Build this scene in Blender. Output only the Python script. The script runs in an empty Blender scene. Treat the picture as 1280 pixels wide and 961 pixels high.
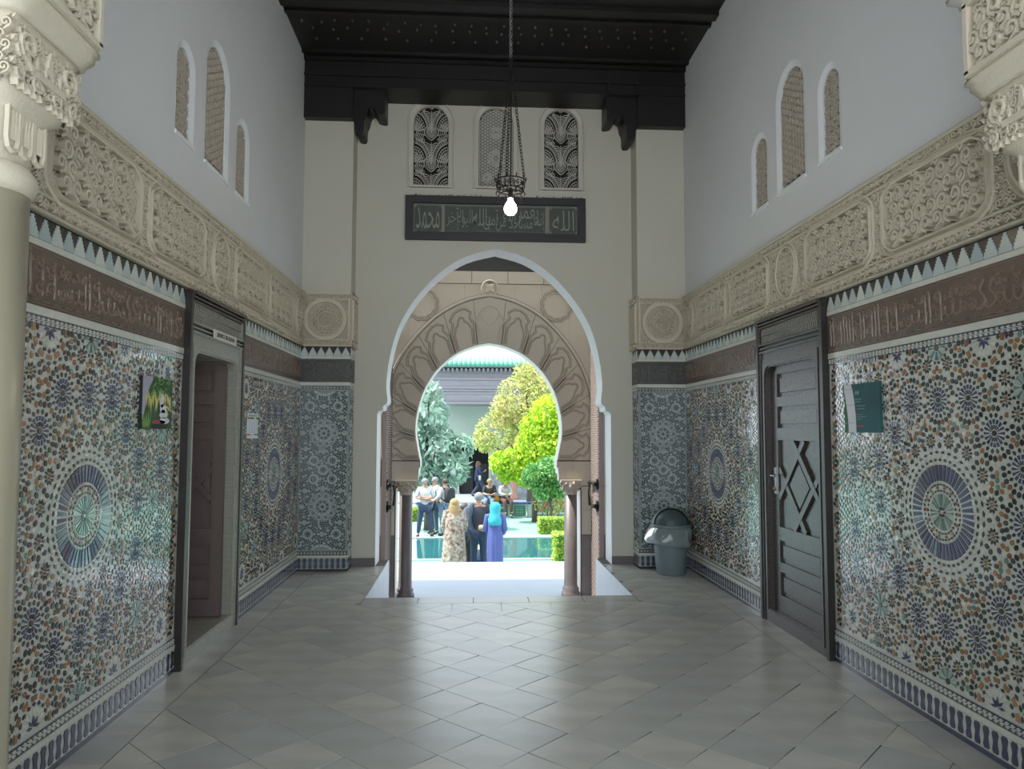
import bpy, math, random
from math import pi, sin, cos, tan, sqrt, atan2, hypot
from mathutils import Matrix, Vector
from mathutils.geometry import tessellate_polygon
random.seed(7)
SC = bpy.context.scene
COL = SC.collection

# ------------------------------------------------------------------ camera
F_PX, PITCH, YAW, ROLL = 907.64, 0.06402, 0.0585, 0.002575
_fw = Vector((sin(YAW)*cos(PITCH), cos(YAW)*cos(PITCH), sin(PITCH)))
_rt = Vector((cos(YAW), -sin(YAW), 0)); _up = _rt.cross(_fw)
RT = _rt*cos(ROLL) + _up*sin(ROLL); UP = -_rt*sin(ROLL) + _up*cos(ROLL)
cd = bpy.data.cameras.new('camera'); cam = bpy.data.objects.new('camera', cd); COL.objects.link(cam)
cd.sensor_fit = 'HORIZONTAL'; cd.sensor_width = 36; cd.lens = F_PX/1280*36; cd.clip_start = .05; cd.clip_end = 400
M = Matrix((RT, UP, -_fw)).transposed().to_4x4(); M.translation = (0, 0, 1.6); cam.matrix_world = M
SC.camera = cam
def at(px, py, Y):                       # photo pixel -> point at distance Y down the hall axis
    d = _fw + RT*((px-640)/F_PX) + UP*((480.5-py)/F_PX); return Vector((0, 0, 1.6)) + d*(Y/d.y)

# ------------------------------------------------------------------ sky, sun, exposure
w = bpy.data.worlds.new('sky'); SC.world = w; w.use_nodes = True
bg = w.node_tree.nodes['Background']; bg.inputs[0].default_value = (.80, .90, 1.0, 1); bg.inputs[1].default_value = SKY = 1.35
sd = bpy.data.lights.new('sun', 'SUN'); sd.energy = 3.8; sd.angle = .01; sd.color = (1, .96, .88)
sun = bpy.data.objects.new('sun', sd); COL.objects.link(sun)
EL, AZ = math.radians(62), math.radians(90)      # elevation; azimuth off the hall axis: from the left
sdir = Vector((sin(AZ)*cos(EL), cos(AZ)*cos(EL), -sin(EL)))
sun.rotation_euler = sdir.to_track_quat('-Z', 'Y').to_euler(); sun.location = (-20, -10, 30)
SC.view_settings.view_transform = 'Standard'; SC.view_settings.look = 'None'
SC.view_settings.exposure = 1.2; SC.view_settings.gamma = 1; SC.view_settings.use_curve_mapping = False

# ------------------------------------------------------------------ materials
MATS = {}
def mat(name, col, rough=.6, metal=0, var=.0, nscale=8, namt=0, col2=None, bump=0, bscale=40, tilt=0, spec=.5, orand=0, ocol=None,
        detail=3, coords='Object', emit=0, trans=0, translu=0, stretch=None, coat=0):
    m = bpy.data.materials.new(name); m.use_nodes = True; nt = m.node_tree; N = nt.nodes; L = nt.links
    b = N['Principled BSDF']; MATS[name] = m
    b.inputs['Roughness'].default_value = rough; b.inputs['Metallic'].default_value = metal
    b.inputs['Specular IOR Level'].default_value = spec; b.inputs['Coat Weight'].default_value = coat
    c4 = (*col, 1); out = None
    def rgb(c):
        n = N.new('ShaderNodeRGB'); n.outputs[0].default_value = (*c, 1); return n.outputs[0]
    def mix(f, a, c):
        n = N.new('ShaderNodeMix'); n.data_type = 'RGBA'
        if isinstance(f, (int, float)): n.inputs[0].default_value = f
        else: L.new(f, n.inputs[0])
        L.new(a, n.inputs[6]); L.new(c, n.inputs[7]); return n.outputs[2]
    tc = N.new('ShaderNodeTexCoord'); vec = tc.outputs[coords]
    if stretch:
        mp = N.new('ShaderNodeMapping'); mp.inputs['Scale'].default_value = stretch; L.new(vec, mp.inputs[0]); vec = mp.outputs[0]
    out = rgb(col)
    if ocol:
        oi = N.new('ShaderNodeObjectInfo'); out = mix(oi.outputs['Random'], out, rgb(ocol))
    if namt:
        no = N.new('ShaderNodeTexNoise'); no.inputs['Scale'].default_value = nscale; no.inputs['Detail'].default_value = detail
        L.new(vec, no.inputs['Vector'])
        rp = N.new('ShaderNodeValToRGB'); rp.color_ramp.elements[0].position = .35; rp.color_ramp.elements[1].position = .68
        L.new(no.outputs[0], rp.inputs[0])
        mu = N.new('ShaderNodeMath'); mu.operation = 'MULTIPLY'; mu.inputs[1].default_value = namt; L.new(rp.outputs[0], mu.inputs[0])
        out = mix(mu.outputs[0], out, rgb(col2 or tuple(x*.6 for x in col)))
    geo = N.new('ShaderNodeNewGeometry')
    if var:
        wn = N.new('ShaderNodeTexWhiteNoise'); wn.noise_dimensions = '1D'; L.new(geo.outputs['Random Per Island'], wn.inputs['W'])
        hs = N.new('ShaderNodeHueSaturation')
        mr = N.new('ShaderNodeMapRange'); mr.inputs[3].default_value = 1-var; mr.inputs[4].default_value = 1+var
        L.new(wn.outputs['Value'], mr.inputs[0]); L.new(mr.outputs[0], hs.inputs['Value'])
        mh = N.new('ShaderNodeMapRange'); mh.inputs[3].default_value = .5-var*.06; mh.inputs[4].default_value = .5+var*.06
        L.new(geo.outputs['Random Per Island'], mh.inputs[0]); L.new(mh.outputs[0], hs.inputs['Hue'])
        L.new(out, hs.inputs['Color']); out = hs.outputs[0]
    L.new(out, b.inputs['Base Color'])
    nrm = None
    if tilt:
        wn2 = N.new('ShaderNodeTexWhiteNoise'); wn2.noise_dimensions = '1D'; L.new(geo.outputs['Random Per Island'], wn2.inputs['W'])
        s1 = N.new('ShaderNodeVectorMath'); s1.operation = 'SUBTRACT'; s1.inputs[1].default_value = (.5, .5, .5); L.new(wn2.outputs['Color'], s1.inputs[0])
        s2 = N.new('ShaderNodeVectorMath'); s2.operation = 'SCALE'; s2.inputs['Scale'].default_value = tilt; L.new(s1.outputs[0], s2.inputs[0])
        s3 = N.new('ShaderNodeVectorMath'); s3.operation = 'ADD'; L.new(s2.outputs[0], s3.inputs[0]); L.new(geo.outputs['Normal'], s3.inputs[1])
        s4 = N.new('ShaderNodeVectorMath'); s4.operation = 'NORMALIZE'; L.new(s3.outputs[0], s4.inputs[0]); nrm = s4.outputs[0]
    if bump:
        nb = N.new('ShaderNodeTexNoise'); nb.inputs['Scale'].default_value = bscale; nb.inputs['Detail'].default_value = 4; L.new(vec, nb.inputs['Vector'])
        bp = N.new('ShaderNodeBump'); bp.inputs['Strength'].default_value = bump; bp.inputs['Distance'].default_value = .01
        L.new(nb.outputs[0], bp.inputs['Height'])
        if nrm: L.new(nrm, bp.inputs['Normal'])
        nrm = bp.outputs[0]
    if nrm: L.new(nrm, b.inputs['Normal'])
    if emit:
        b.inputs['Emission Color'].default_value = c4; b.inputs['Emission Strength'].default_value = emit
    if trans: b.inputs['Transmission Weight'].default_value = trans
    if translu:
        tr = N.new('ShaderNodeBsdfTranslucent'); L.new(out, tr.inputs[0]); ms = N.new('ShaderNodeMixShader'); ms.inputs[0].default_value = translu
        L.new(b.outputs[0], ms.inputs[1]); L.new(tr.outputs[0], ms.inputs[2]); L.new(ms.outputs[0], N['Material Output'].inputs[0])
    return m

mat('plaster', (.74, .74, .73), .85, namt=.25, nscale=1.5, col2=(.66, .65, .63), bump=.12, bscale=60)
mat('plaster_warm', (.60, .57, .475), .85, namt=.3, nscale=1.2, col2=(.54, .51, .42), bump=.1, bscale=50)
mat('paint_white', (.88, .89, .9), .5, namt=.15, nscale=3)
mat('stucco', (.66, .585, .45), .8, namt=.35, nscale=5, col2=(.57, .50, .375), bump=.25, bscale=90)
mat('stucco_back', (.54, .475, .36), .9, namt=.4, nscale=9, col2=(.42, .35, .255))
mat('grille', (.70, .67, .61), .85, namt=.2, nscale=9)
mat('grille_warm', (.52, .45, .36), .85, namt=.2, nscale=9)
mat('void', (.035, .032, .03), .95)
G = dict(rough=.10, tilt=.075, bump=.05, bscale=70, spec=1.0, coat=.6)
mat('z_plate', (.60, .60, .52), .18, namt=.5, nscale=26, col2=(.44, .47, .43), bump=.35, bscale=45, spec=1.0, coat=.6)
mat('z_dark', (.035, .040, .034), var=.35, **G)
mat('z_navy', (.055, .064, .13), var=.3, **G)
mat('z_ochre', (.31, .155, .065), var=.3, **G)
mat('z_green', (.14, .25, .19), var=.3, **G)
mat('z_cream', (.64, .63, .53), var=.15, **G)
mat('z_pale', (.40, .50, .47), var=.2, **G)
mat('zp_plate', (.27, .31, .30), .22, namt=.3, nscale=30, bump=.4, bscale=45)
mat('zp_dark', (.030, .048, .048), var=.3, **G)
mat('zp_white', (.52, .55, .52), var=.12, **G)
mat('strip_white', (.66, .66, .57), .2, namt=.2, nscale=18, bump=.1, bscale=30)
mat('strip_dark', (.045, .038, .034), .25, namt=.3, nscale=20, bump=.1)
mat('merlon_white', (.64, .645, .57), .2, ocol=(.50, .58, .57), bump=.1, bscale=30)
mat('merlon_blue', (.42, .50, .50), .2, ocol=(.50, .55, .51), bump=.1, bscale=30)
mat('brown_tile', (.15, .102, .075), .3, namt=.5, nscale=9, col2=(.095, .065, .05), bump=.35, bscale=60)
mat('brown_relief', (.25, .18, .135), .28, namt=.5, nscale=12, col2=(.17, .115, .085), bump=.2, bscale=60)
mat('grey_tile', (.075, .072, .066), .3, namt=.5, nscale=9, col2=(.05, .05, .046), bump=.35, bscale=60)
mat('grey_relief', (.15, .145, .13), .3, namt=.4, nscale=12, bump=.2)
mat('marble', (.62, .60, .515), .27, ocol=(.47, .475, .455), namt=.6, nscale=2.2, col2=(.41, .40, .34), detail=9, bump=.03, bscale=30, stretch=(1, 2.2, 1))
mat('marble_joint', (.08, .075, .065), .8)
mat('marble_white', (.72, .76, .80), .4, namt=.2, nscale=4, detail=7)
mat('wood_dark', (.035, .027, .023), .32, namt=.5, nscale=7, col2=(.018, .014, .012), stretch=(6, 6, .8), bump=.12, bscale=30)
mat('wood_door', (.085, .07, .062), .24, namt=.5, nscale=6, col2=(.045, .036, .032), stretch=(8, 8, .9), bump=.15, bscale=25)
mat('wood_red', (.17, .125, .11), .5, namt=.4, nscale=6, col2=(.12, .09, .08), stretch=(8, 8, .9), bump=.1)
mat('wood_frame', (.36, .35, .29), .22, namt=.5, nscale=6, col2=(.24, .225, .185), stretch=(8, 8, .9), bump=.12)
mat('ceiling_wood', (.016, .013, .012), .45, namt=.5, nscale=9, col2=(.008, .007, .007), stretch=(1, 5, 5), bump=.2)
mat('boss_paint', (.06, .053, .045), .5, var=.5)
mat('stone', (.47, .405, .325), .85, namt=.35, nscale=4, col2=(.40, .345, .28), bump=.12, bscale=70)
mat('stone_joint', (.13, .105, .085), .95); mat('stone_groove_shade', (.20, .165, .13), .95); mat('steel', (.30, .29, .28), .45, metal=.8)  # groove tone: dark shade painted along the portal's carved lines
mat('stone_pale', (.74, .70, .63), .8, namt=.2, nscale=6)
mat('stone_dark', (.16, .135, .13), .45, namt=.4, nscale=8)
mat('iron', (.022, .019, .017), .5, metal=.6, bump=.2, bscale=80)
mat('brass', (.42, .26, .10), .35, metal=1)
mat('chrome', (.6, .6, .62), .2, metal=1)
mat('bulb_glass', (1, .93, .78), .2, emit=9)
mat('tan_wall', (.33, .20, .085), .9)
mat('paper_white', (.70, .70, .74), .5)
mat('bin_grey', (.17, .22, .235), .45, namt=.15, nscale=4)
mat('bin_flap', (.065, .095, .098), .4)

def M_(n): return MATS[n]

# ------------------------------------------------------------------ mesh builder
class MB:
    def __init__(s): s.v = []; s.f = []; s.m = []; s.sm = []
    def add(s, vs, fs, mi=0, smooth=False):
        o = len(s.v); s.v += [tuple(p) for p in vs]
        for f in fs: s.f.append([i+o for i in f]); s.m.append(mi); s.sm.append(smooth)
        return s
    def box(s, x0, x1, y0, y1, z0, z1, mi=0):
        v = [(x, y, z) for z in (z0, z1) for y in (y0, y1) for x in (x0, x1)]
        return s.add(v, [(0,2,3,1), (4,5,7,6), (0,1,5,4), (2,6,7,3), (0,4,6,2), (1,3,7,5)], mi)
    def prism(s, poly, d0, d1, mi=0, inset=0.0, bottom=True):      # poly CCW in (x,y), extruded in z
        a = sum(poly[i][0]*poly[(i+1)%len(poly)][1]-poly[(i+1)%len(poly)][0]*poly[i][1] for i in range(len(poly)))
        if a < 0: poly = poly[::-1]
        n = len(poly); top = poly
        if inset:
            cx = sum(p[0] for p in poly)/n; cy = sum(p[1] for p in poly)/n
            top = [(cx+(p[0]-cx)*(1-inset), cy+(p[1]-cy)*(1-inset)) for p in poly]
        v = [(p[0], p[1], d0) for p in poly]+[(p[0], p[1], d1) for p in top]
        f = [tuple(range(n, 2*n))]+[(i, (i+1)%n, n+(i+1)%n, n+i) for i in range(n)]
        if bottom: f.append(tuple(range(n-1, -1, -1)))
        return s.add(v, f, mi)
    def plate(s, outer, holes, d0, d1, mi=0, mrev=None):           # polygon with holes, thickness d0..d1
        loops = [outer]+holes; flat = [p for l in loops for p in l]
        tr = tessellate_polygon([[Vector((p[0], p[1], 0)) for p in l] for l in loops]); n = len(flat)
        v = [(p[0], p[1], d1) for p in flat]+[(p[0], p[1], d0) for p in flat]; fs = []
        for t in tr:
            a, b, c = [flat[i] for i in t]
            if (b[0]-a[0])*(c[1]-a[1])-(b[1]-a[1])*(c[0]-a[0]) < 0: t = (t[0], t[2], t[1])
            fs.append(tuple(t)); fs.append((t[2]+n, t[1]+n, t[0]+n))
        s.add(v, fs, mi); o = 0
        for k, l in enumerate(loops):
            ar = sum(l[i][0]*l[(i+1)%len(l)][1]-l[(i+1)%len(l)][0]*l[i][1] for i in range(len(l)))
            q = l if (ar > 0) == (k == 0) else l[::-1]; m = len(q)
            s.add([(p[0], p[1], d0) for p in q]+[(p[0], p[1], d1) for p in q],
                  [(i, (i+1)%m, m+(i+1)%m, m+i) for i in range(m)], mi if (k == 0 or mrev is None) else mrev)
        return s
    def mould(s, pts, prof, closed=False, mi=0, d=0, taper=None):   # sweep profile [(offset, height)] along a 2-D path
        n = len(pts); k = len(prof); v = []
        for i, p in enumerate(pts):
            a = pts[(i-1) % n] if (closed or i > 0) else p; b = pts[(i+1) % n] if (closed or i < n-1) else p
            tx, ty = b[0]-a[0], b[1]-a[1]; l = hypot(tx, ty) or 1; nx, ny = -ty/l, tx/l
            t = taper[i] if taper else 1
            v += [(p[0]+nx*o*t, p[1]+ny*o*t, d+h*(t if taper else 1)) for o, h in prof]
        f = []
        for i in range(n if closed else n-1):
            j = (i+1) % n
            for q in range(k-1): f.append((i*k+q+1, i*k+q, j*k+q, j*k+q+1))
        return s.add(v, f, mi)
    def ribbon(s, pts, w, h, d=0, closed=False, mi=0, taper=None, flat=.55):
        return s.mould(pts, [(-w/2, 0), (-w/2*flat, h), (w/2*flat, h), (w/2, 0)], closed, mi, d, taper)
    def tube(s, pts, r, n=6, closed=False, mi=0, cap=True, smooth=True):
        P = [Vector(p) for p in pts]; m = len(P); R = r if isinstance(r, (list, tuple)) else [r]*m
        v = []; up = None
        for i in range(m):
            t = (P[(i+1) % m] if (closed or i < m-1) else P[i])-(P[i-1] if (closed or i > 0) else P[i])
            t = t.normalized() if t.length > 1e-9 else Vector((0, 0, 1))
            if up is None: up = t.orthogonal().normalized()
            else:
                up = up-t*up.dot(t); up = up.normalized() if up.length > 1e-6 else t.orthogonal().normalized()
            q = t.cross(up)
            v += [P[i]+(up*cos(2*pi*j/n)+q*sin(2*pi*j/n))*R[i] for j in range(n)]
        f = []
        for i in range(m if closed else m-1):
            k = (i+1) % m
            f += [(i*n+j, i*n+(j+1) % n, k*n+(j+1) % n, k*n+j) for j in range(n)]
        if cap and not closed: f += [tuple(range(n-1, -1, -1)), tuple((m-1)*n+j for j in range(n))]
        return s.add(v, f, mi, smooth)
    def lathe(s, prof, n=24, c=(0, 0, 0), mi=0, smooth=True, sx=1, sy=1, cap=True):   # prof [(r,z)]
        v = [(c[0]+r*cos(2*pi*j/n)*sx, c[1]+r*sin(2*pi*j/n)*sy, c[2]+z) for r, z in prof for j in range(n)]
        f = [(i*n+j, i*n+(j+1) % n, (i+1)*n+(j+1) % n, (i+1)*n+j) for i in range(len(prof)-1) for j in range(n)]
        if cap: f += [tuple(range(n-1, -1, -1)), tuple((len(prof)-1)*n+j for j in range(n))]
        return s.add(v, f, mi, smooth)
    def loft(s, rings, mi=0, smooth=True, cap=True):
        n = len(rings[0]); v = [p for r in rings for p in r]
        f = [(i*n+j, i*n+(j+1) % n, (i+1)*n+(j+1) % n, (i+1)*n+j) for i in range(len(rings)-1) for j in range(n)]
        if cap: f += [tuple(range(n-1, -1, -1)), tuple((len(rings)-1)*n+j for j in range(n))]
        return s.add(v, f, mi, smooth)
    def mesh(s, name, mats):
        me = bpy.data.meshes.new(name); me.from_pydata(s.v, [], s.f)
        for q in ([mats] if isinstance(mats, str) else mats): me.materials.append(M_(q))
        me.polygons.foreach_set('material_index', s.m); me.polygons.foreach_set('use_smooth', s.sm); me.update()
        return me
    def build(s, name, mats, parent=None, M=None, **k): return obj(name, s.mesh(name, mats), parent, M, **k)

def obj(name, me, parent=None, M=None, kind=None, label=None, cat=None, group=None):
    o = bpy.data.objects.new(name, me); COL.objects.link(o); o.parent = parent
    if M is not None: o.matrix_basis = M
    if kind: o['kind'] = kind
    if label: o['label'] = label
    if cat: o['category'] = cat
    if group: o['group'] = group
    return o
def thing(name, label, cat, M=None, group=None, kind=None): return obj(name, None, None, M, kind, label, cat, group)
def T(x, y, z): return Matrix.Translation((x, y, z))
def RZ(a): return Matrix.Rotation(a, 4, 'Z')

# ------------------------------------------------------------------ the hall's measures (metres, floor = 0)
XL, XR, XC = -1.957, 2.580, .311
YP, YW, YB = 8.5, 8.8, 9.2              # pier face, end wall face, end wall back
ZC = 5.99; LOW = -.62; COURT = -1.55
def frame(kind, o):                      # local x along the wall, y up, z out of the wall
    X = {'L': ((0, 1, 0), (0, 0, 1), (1, 0, 0)), 'R': ((0, -1, 0), (0, 0, 1), (-1, 0, 0)), 'E': ((1, 0, 0), (0, 0, 1), (0, -1, 0)),
         'B': ((-1, 0, 0), (0, 0, 1), (0, 1, 0))}[kind]
    m = Matrix(X).transposed().to_4x4(); m.translation = o; return m
def arch(cx, w, z0, zs, rise, n=14, pointed=0):   # arched outline, CCW, flat sill at z0, springing zs
    p = [(cx-w/2, z0), (cx+w/2, z0)]
    for i in range(n+1):
        a = pi*i/n; p.append((cx+cos(a)*w/2, zs+sin(a)*rise))
    return p
def inarch(u, v, cx, w, z0, zs, rise, e=0):
    if v < z0+e or abs(u-cx) > w/2-e: return False
    return v <= zs or ((u-cx)/(w/2-e))**2+((v-zs)/(rise-e))**2 <= 1

# ------------------------------------------------------------------ curves
def smooth(pts, k=5, closed=False):                 # Catmull-Rom through 2-D / 3-D points
    n = len(pts); out = []
    for i in range(n if closed else n-1):
        g = lambda j: pts[j % n] if closed else pts[max(0, min(n-1, j))]
        a, b, c, d = g(i-1), g(i), g(i+1), g(i+2)
        for q in range(k):
            t = q/k
            out.append(tuple(.5*(2*B+(C-A)*t+(2*A-5*B+4*C-D)*t*t+(3*B-A-3*C+D)*t**3) for A, B, C, D in zip(a, b, c, d)))
    if not closed: out.append(tuple(pts[-1]))
    return out
def clipline(mb, pts, inside, w, h, d=0, mi=0, flat=.55):
    run = []
    for p in list(pts)+[None]:
        if p is not None and inside(*p): run.append(p)
        else:
            if len(run) > 1: mb.ribbon(run, w, h, d, mi=mi, flat=flat)
            run = []
def arc(cx, cy, r, a0, a1, n=12, ry=None):
    return [(cx+r*cos(a0+(a1-a0)*i/n), cy+(ry or r)*sin(a0+(a1-a0)*i/n)) for i in range(n+1)]
def spiral(cx, cy, r, turns=1.5, a0=0., hand=1, n=15, tail=0.):
    p = []
    if tail: p += [(cx+cos(a0)*r*(1+tail)+hand*sin(a0)*r*tail, cy+sin(a0)*r*(1+tail)-hand*cos(a0)*r*tail)]
    for i in range(n+1):
        t = i/n; q = r*(1-.86*t); a = a0+hand*turns*2*pi*t; p.append((cx+q*cos(a), cy+q*sin(a)))
    return p
def leaf(mb, cx, cy, a, l, wd, h, d=0, mi=0):        # raised leaf / palmette lobe
    c, s = cos(a), sin(a)
    pr = [(0, 0), (.3, .5), (.6, .42), (1, 0), (.6, -.42), (.3, -.5)]
    v = [(cx+c*x*l-s*y*wd, cy+s*x*l+c*y*wd, d) for x, y in pr]+[(cx+c*x*l-s*y*wd*.6, cy+s*x*l+c*y*wd*.6, d+h) for x, y in pr]
    mb.add(v, [(6, 11, 10, 9, 8, 7)]+[(i, (i+1) % 6, 6+(i+1) % 6, 6+i) for i in range(6)][::1], mi)

# ------------------------------------------------------------------ floor of diagonal marble slabs
def clip_rect(poly, x0, x1, y0, y1):
    for ax, v, sg in ((0, x0, 1), (0, x1, -1), (1, y0, 1), (1, y1, -1)):
        out = []
        for i in range(len(poly)):
            a, b = poly[i], poly[(i+1) % len(poly)]; da, db = (a[ax]-v)*sg, (b[ax]-v)*sg
            if da >= 0: out.append(a)
            if da*db < 0:
                t = da/(da-db); out.append((a[0]+(b[0]-a[0])*t, a[1]+(b[1]-a[1])*t))
        poly = out
        if len(poly) < 3: return []
    return poly
def area(p): return abs(sum(p[i][0]*p[(i+1) % len(p)][1]-p[(i+1) % len(p)][0]*p[i][1] for i in range(len(p))))/2
NX0, NX1, NY = XC-1.306, XC+1.306, 7.13
b = MB(); b.plate([(XR+.4, 2.2), (XR+.4, YB), (NX1, YB), (NX1, NY), (NX0, NY), (NX0, YB), (XL-.4, YB), (XL-.4, 2.2)], [], -.2, -.003)
floor = b.build('floor', 'marble_joint', kind='structure', label='grey diagonal marble slab floor of the entrance hall')
MB().box(-14, 14, -16, 2.2, -.25, .0).build('floor_bounce', 'paint_white', None, None, kind='structure', label='added white light-bouncing paving outside the entrance columns')  # white slab added behind the camera to bounce daylight into the hall
for x0, x1, n in ((-3.6, -3.3, 'wall_baffle_left'), (3.9, 4.2, 'wall_baffle_right')): MB().box(x0, x1, -2.6, 2.29, 0, 6.4).build(n, 'plaster', None, None, kind='structure', label='unseen plaster wall added to limit the entrance daylight, on the side of the %s' % ('open doorway' if x0 < 0 else 'closed door'))  # unseen walls added behind the camera to cut daylight near the entrance
MB().box(-3.6, 4.2, -2.6, 2.29, 6.0, 6.4).build('ceiling_baffle', 'ceiling_wood', None, None, kind='structure', label='unseen dark ceiling added to limit the entrance daylight')  # unseen roof added to even out the light along the hall
for x0, x1, n in ((-3.3, XL-.4, 'wall_return_baffle_left'), (XR+.4, 3.9, 'wall_return_baffle_right')): MB().box(x0, x1, 2.0, 2.29, 0, 6.0).build(n, 'plaster', None, None, kind='structure', label='unseen plaster return wall of the added light-limiting enclosure, on the side of the %s' % ('open doorway' if x0 < 0 else 'closed door'))  # unseen returns closing the added light-limiting enclosure
S = .4535
def slab(poly, gap=.0045):
    if len(poly) < 3 or area(poly) < .003: return
    cx = sum(p[0] for p in poly)/len(poly); cy = sum(p[1] for p in poly)/len(poly)
    q = [(x-cx-gap*(1 if x > cx else -1)*.7, y-cy-gap*(1 if y > cy else -1)*.7) for x, y in poly]
    b = MB(); b.prism(q, -.02, random.uniform(-.0006, .0006), inset=.002)
    b.build('marble_slab', 'marble', floor, T(cx, cy, 0))
BX0, BX1 = XL+.222, XR-.225
for i in range(-30, 30):
    for j in range(-30, 40):
        cx = (i+j)*S/2+.079; cy = (j-i)*S/2+4.396-S/2
        sq = [(cx+S/2, cy), (cx, cy+S/2), (cx-S/2, cy), (cx, cy-S/2)]
        for R in ((BX0, BX1, 2.4, 6.89), (BX0, NX0, 6.89, YW), (NX1, BX1, 6.89, YW)): slab(clip_rect(sq, *R))
for i in range(5): slab([(NX0+(NX1-NX0)*i/5, 6.89), (NX0+(NX1-NX0)*(i+1)/5, 6.89), (NX0+(NX1-NX0)*(i+1)/5, NY+.02), (NX0+(NX1-NX0)*i/5, NY+.02)])
y = 2.4; k = 0
while y < YP:
    y1 = min(YP+.02, y+.327)
    slab([(XL, y), (BX0, y), (BX0, y1), (XL, y1)]); slab([(BX1, y-.03), (XR, y-.03), (XR, y1-.03), (BX1, y1-.03)]); y = y1
# the notch: its white marble cheeks, and the flight of steps down to the doorway
for x0, x1 in ((NX0-.06, NX0+.012), (NX1-.012, NX1+.06)):
    MB().box(x0, x1, NY, YW+.4, LOW, -.004).build('cheek_slab', 'marble_white', floor)
st = thing('stair_flight', 'white marble steps sunk into the hall floor before the doorway', 'stairs', T(XC, NY, LOW), kind='structure')
for i in range(3):
    z = -LOW*(3-i)/4
    MB().box(-1.30, 1.30, .02+.3*i, .3+.3*i+.02, 0, z-.03).box(-1.30, 1.30, .02+.3*i, .33+.3*i, z-.03, z).build('step', 'marble_white', st)

# ------------------------------------------------------------------ side walls with door opening and three grilled windows
WIN = [(4.965, .335, 3.565, 4.10, .165, 'scroll'), (5.60, .53, 3.565, 4.34, .26, 'lattice'), (6.23, .36, 3.565, 4.10, .17, 'scroll')]
YD0, YD1 = 5.05, 6.25                                  # door casing
def grille_scroll(w, z0, zs, rise, s=.055):
    b = MB(); ins = lambda u, v: inarch(u, v, 0, w, z0, zs, rise, .004); r = 0; v = z0+s*.5
    while v < zs+rise:
        u = -w/2+(s*.5 if r % 2 else 0)
        k = 0
        while u < w/2+s:
            clipline(b, spiral(u, v, s*.56, 1.5, pi/2+k*pi, 1 if (k+r) % 2 else -1, 11), ins, s*.24, .016); u += s; k += 1
        v += s*.86; r += 1
    return b
def grille_lattice(w, z0, zs, rise, s=.05, ww=.012):
    b = MB(); ins = lambda u, v: inarch(u, v, 0, w, z0, zs, rise, .004); H = zs+rise-z0
    for a in (pi/6, pi/2, 5*pi/6):
        n = int(1.4*(w+H)/s)
        for k in range(-n, n):
            ox, oy = -sin(a)*k*s, cos(a)*k*s
            clipline(b, [(ox+cos(a)*t*.02, z0+oy+sin(a)*t*.02) for t in range(-90, 91)], ins, ww, .014)
    return b
def rose(b, cx, cy, r, ins, ww=.009):
    for n, q in ((8, r), (8, r*.62)):
        for k in range(n):
            a = k*2*pi/n
            clipline(b, arc(cx+cos(a)*q*.55, cy+sin(a)*q*.55, q*.45, a-1.9, a+1.9, 8), ins, ww, .02)
    clipline(b, arc(cx, cy, r, 0, 2*pi, 24), ins, ww*1.3, .02)
def grille_fan(w, z0, zs, rise):
    b = MB(); ins = lambda u, v: inarch(u, v, 0, w, z0, zs, rise, .003); ww = .0085; per = .40
    for k in range(-1, 4):
        v0 = z0+k*per-.10
        for s in (-1, 1):
            A = lambda r: [(s*(.215-.205*cos(a)*r), v0+.02+.30*sin(a)*r) for a in [t*pi/2/14 for t in range(15)]]
            for r in (1.0, .80): clipline(b, A(r), ins, ww*1.25, .022)                 # the palm stem: twin quarter curves with barbs
            P, Q = A(1.0), A(.80)
            for t in range(14): clipline(b, [P[t+1], ((P[t+1][0]+Q[t][0])/2, (P[t+1][1]+Q[t][1])/2), Q[t]], ins, ww*.9, .018)
            for r in (.66, .54, .42, .30, .18): 
                c = A(r); clipline(b, c, ins, ww*.8, .018)
                for t in range(1, 14, 2): clipline(b, [c[t], ((c[t][0]*2+A(r-.12)[t][0])/3, (c[t][1]*2+A(r-.12)[t][1])/3), A(r-.1)[t]], ins, ww*.65, .016)
            for q in range(5):                                                              # concentric scales above the palm
                c = arc(s*.215, v0+.40, .03+.024*q, pi/2, pi*1.5, 12) if s > 0 else arc(s*.215, v0+.40, .03+.024*q, -pi/2, pi/2, 12); clipline(b, c, ins, ww*.8, .018)
                for t in range(1, 12, 2): x, y_ = c[t]; f = (.03+.024*q+.02)/(.03+.024*q); clipline(b, [(x, y_), (s*.215+(x-s*.215)*(1+f)/2, v0+.4+(y_-v0-.4)*(1+f)/2), (s*.215+(x-s*.215)*f, v0+.4+(y_-v0-.4)*f)], ins, ww*.6, .014)
            for f in (1, .72): clipline(b, [(s*.085*f*sin(pi*t/12)**.9, v0+.30+.22*(.5+(t/12-.5)*f)) for t in range(13)], ins, ww, .022)
            clipline(b, spiral(s*.105, v0+.30, .034, 1.4, pi, -s, 12), ins, ww*.9, .02)
        for q in range(9):                                                                     # feathers filling the cleft between the palms
            for s in (-1, 1):
                zz = v0+.03+q*.03; xm = .215-.205*sqrt(max(0, 1-((zz-v0-.02)/.30)**2)); clipline(b, [(s*xm*t/6, zz-.035*(1-t/6)+.012*sin(pi*t/6)) for t in range(7)], ins, ww*.8, .018)
        clipline(b, [(0, v0+t*.03) for t in range(10)], ins, ww, .02)
        for q in range(-6, 7):
            for s in (-1, 1): clipline(b, [(s*(q*.018+t*.005-.03), v0+.32+t*.012) for t in range(18)], lambda u, v: ins(u, v) and abs(u) < .06*max(0, sin(pi*(v-v0-.33)/.16)), ww*.6, .016)
    return b
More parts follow.
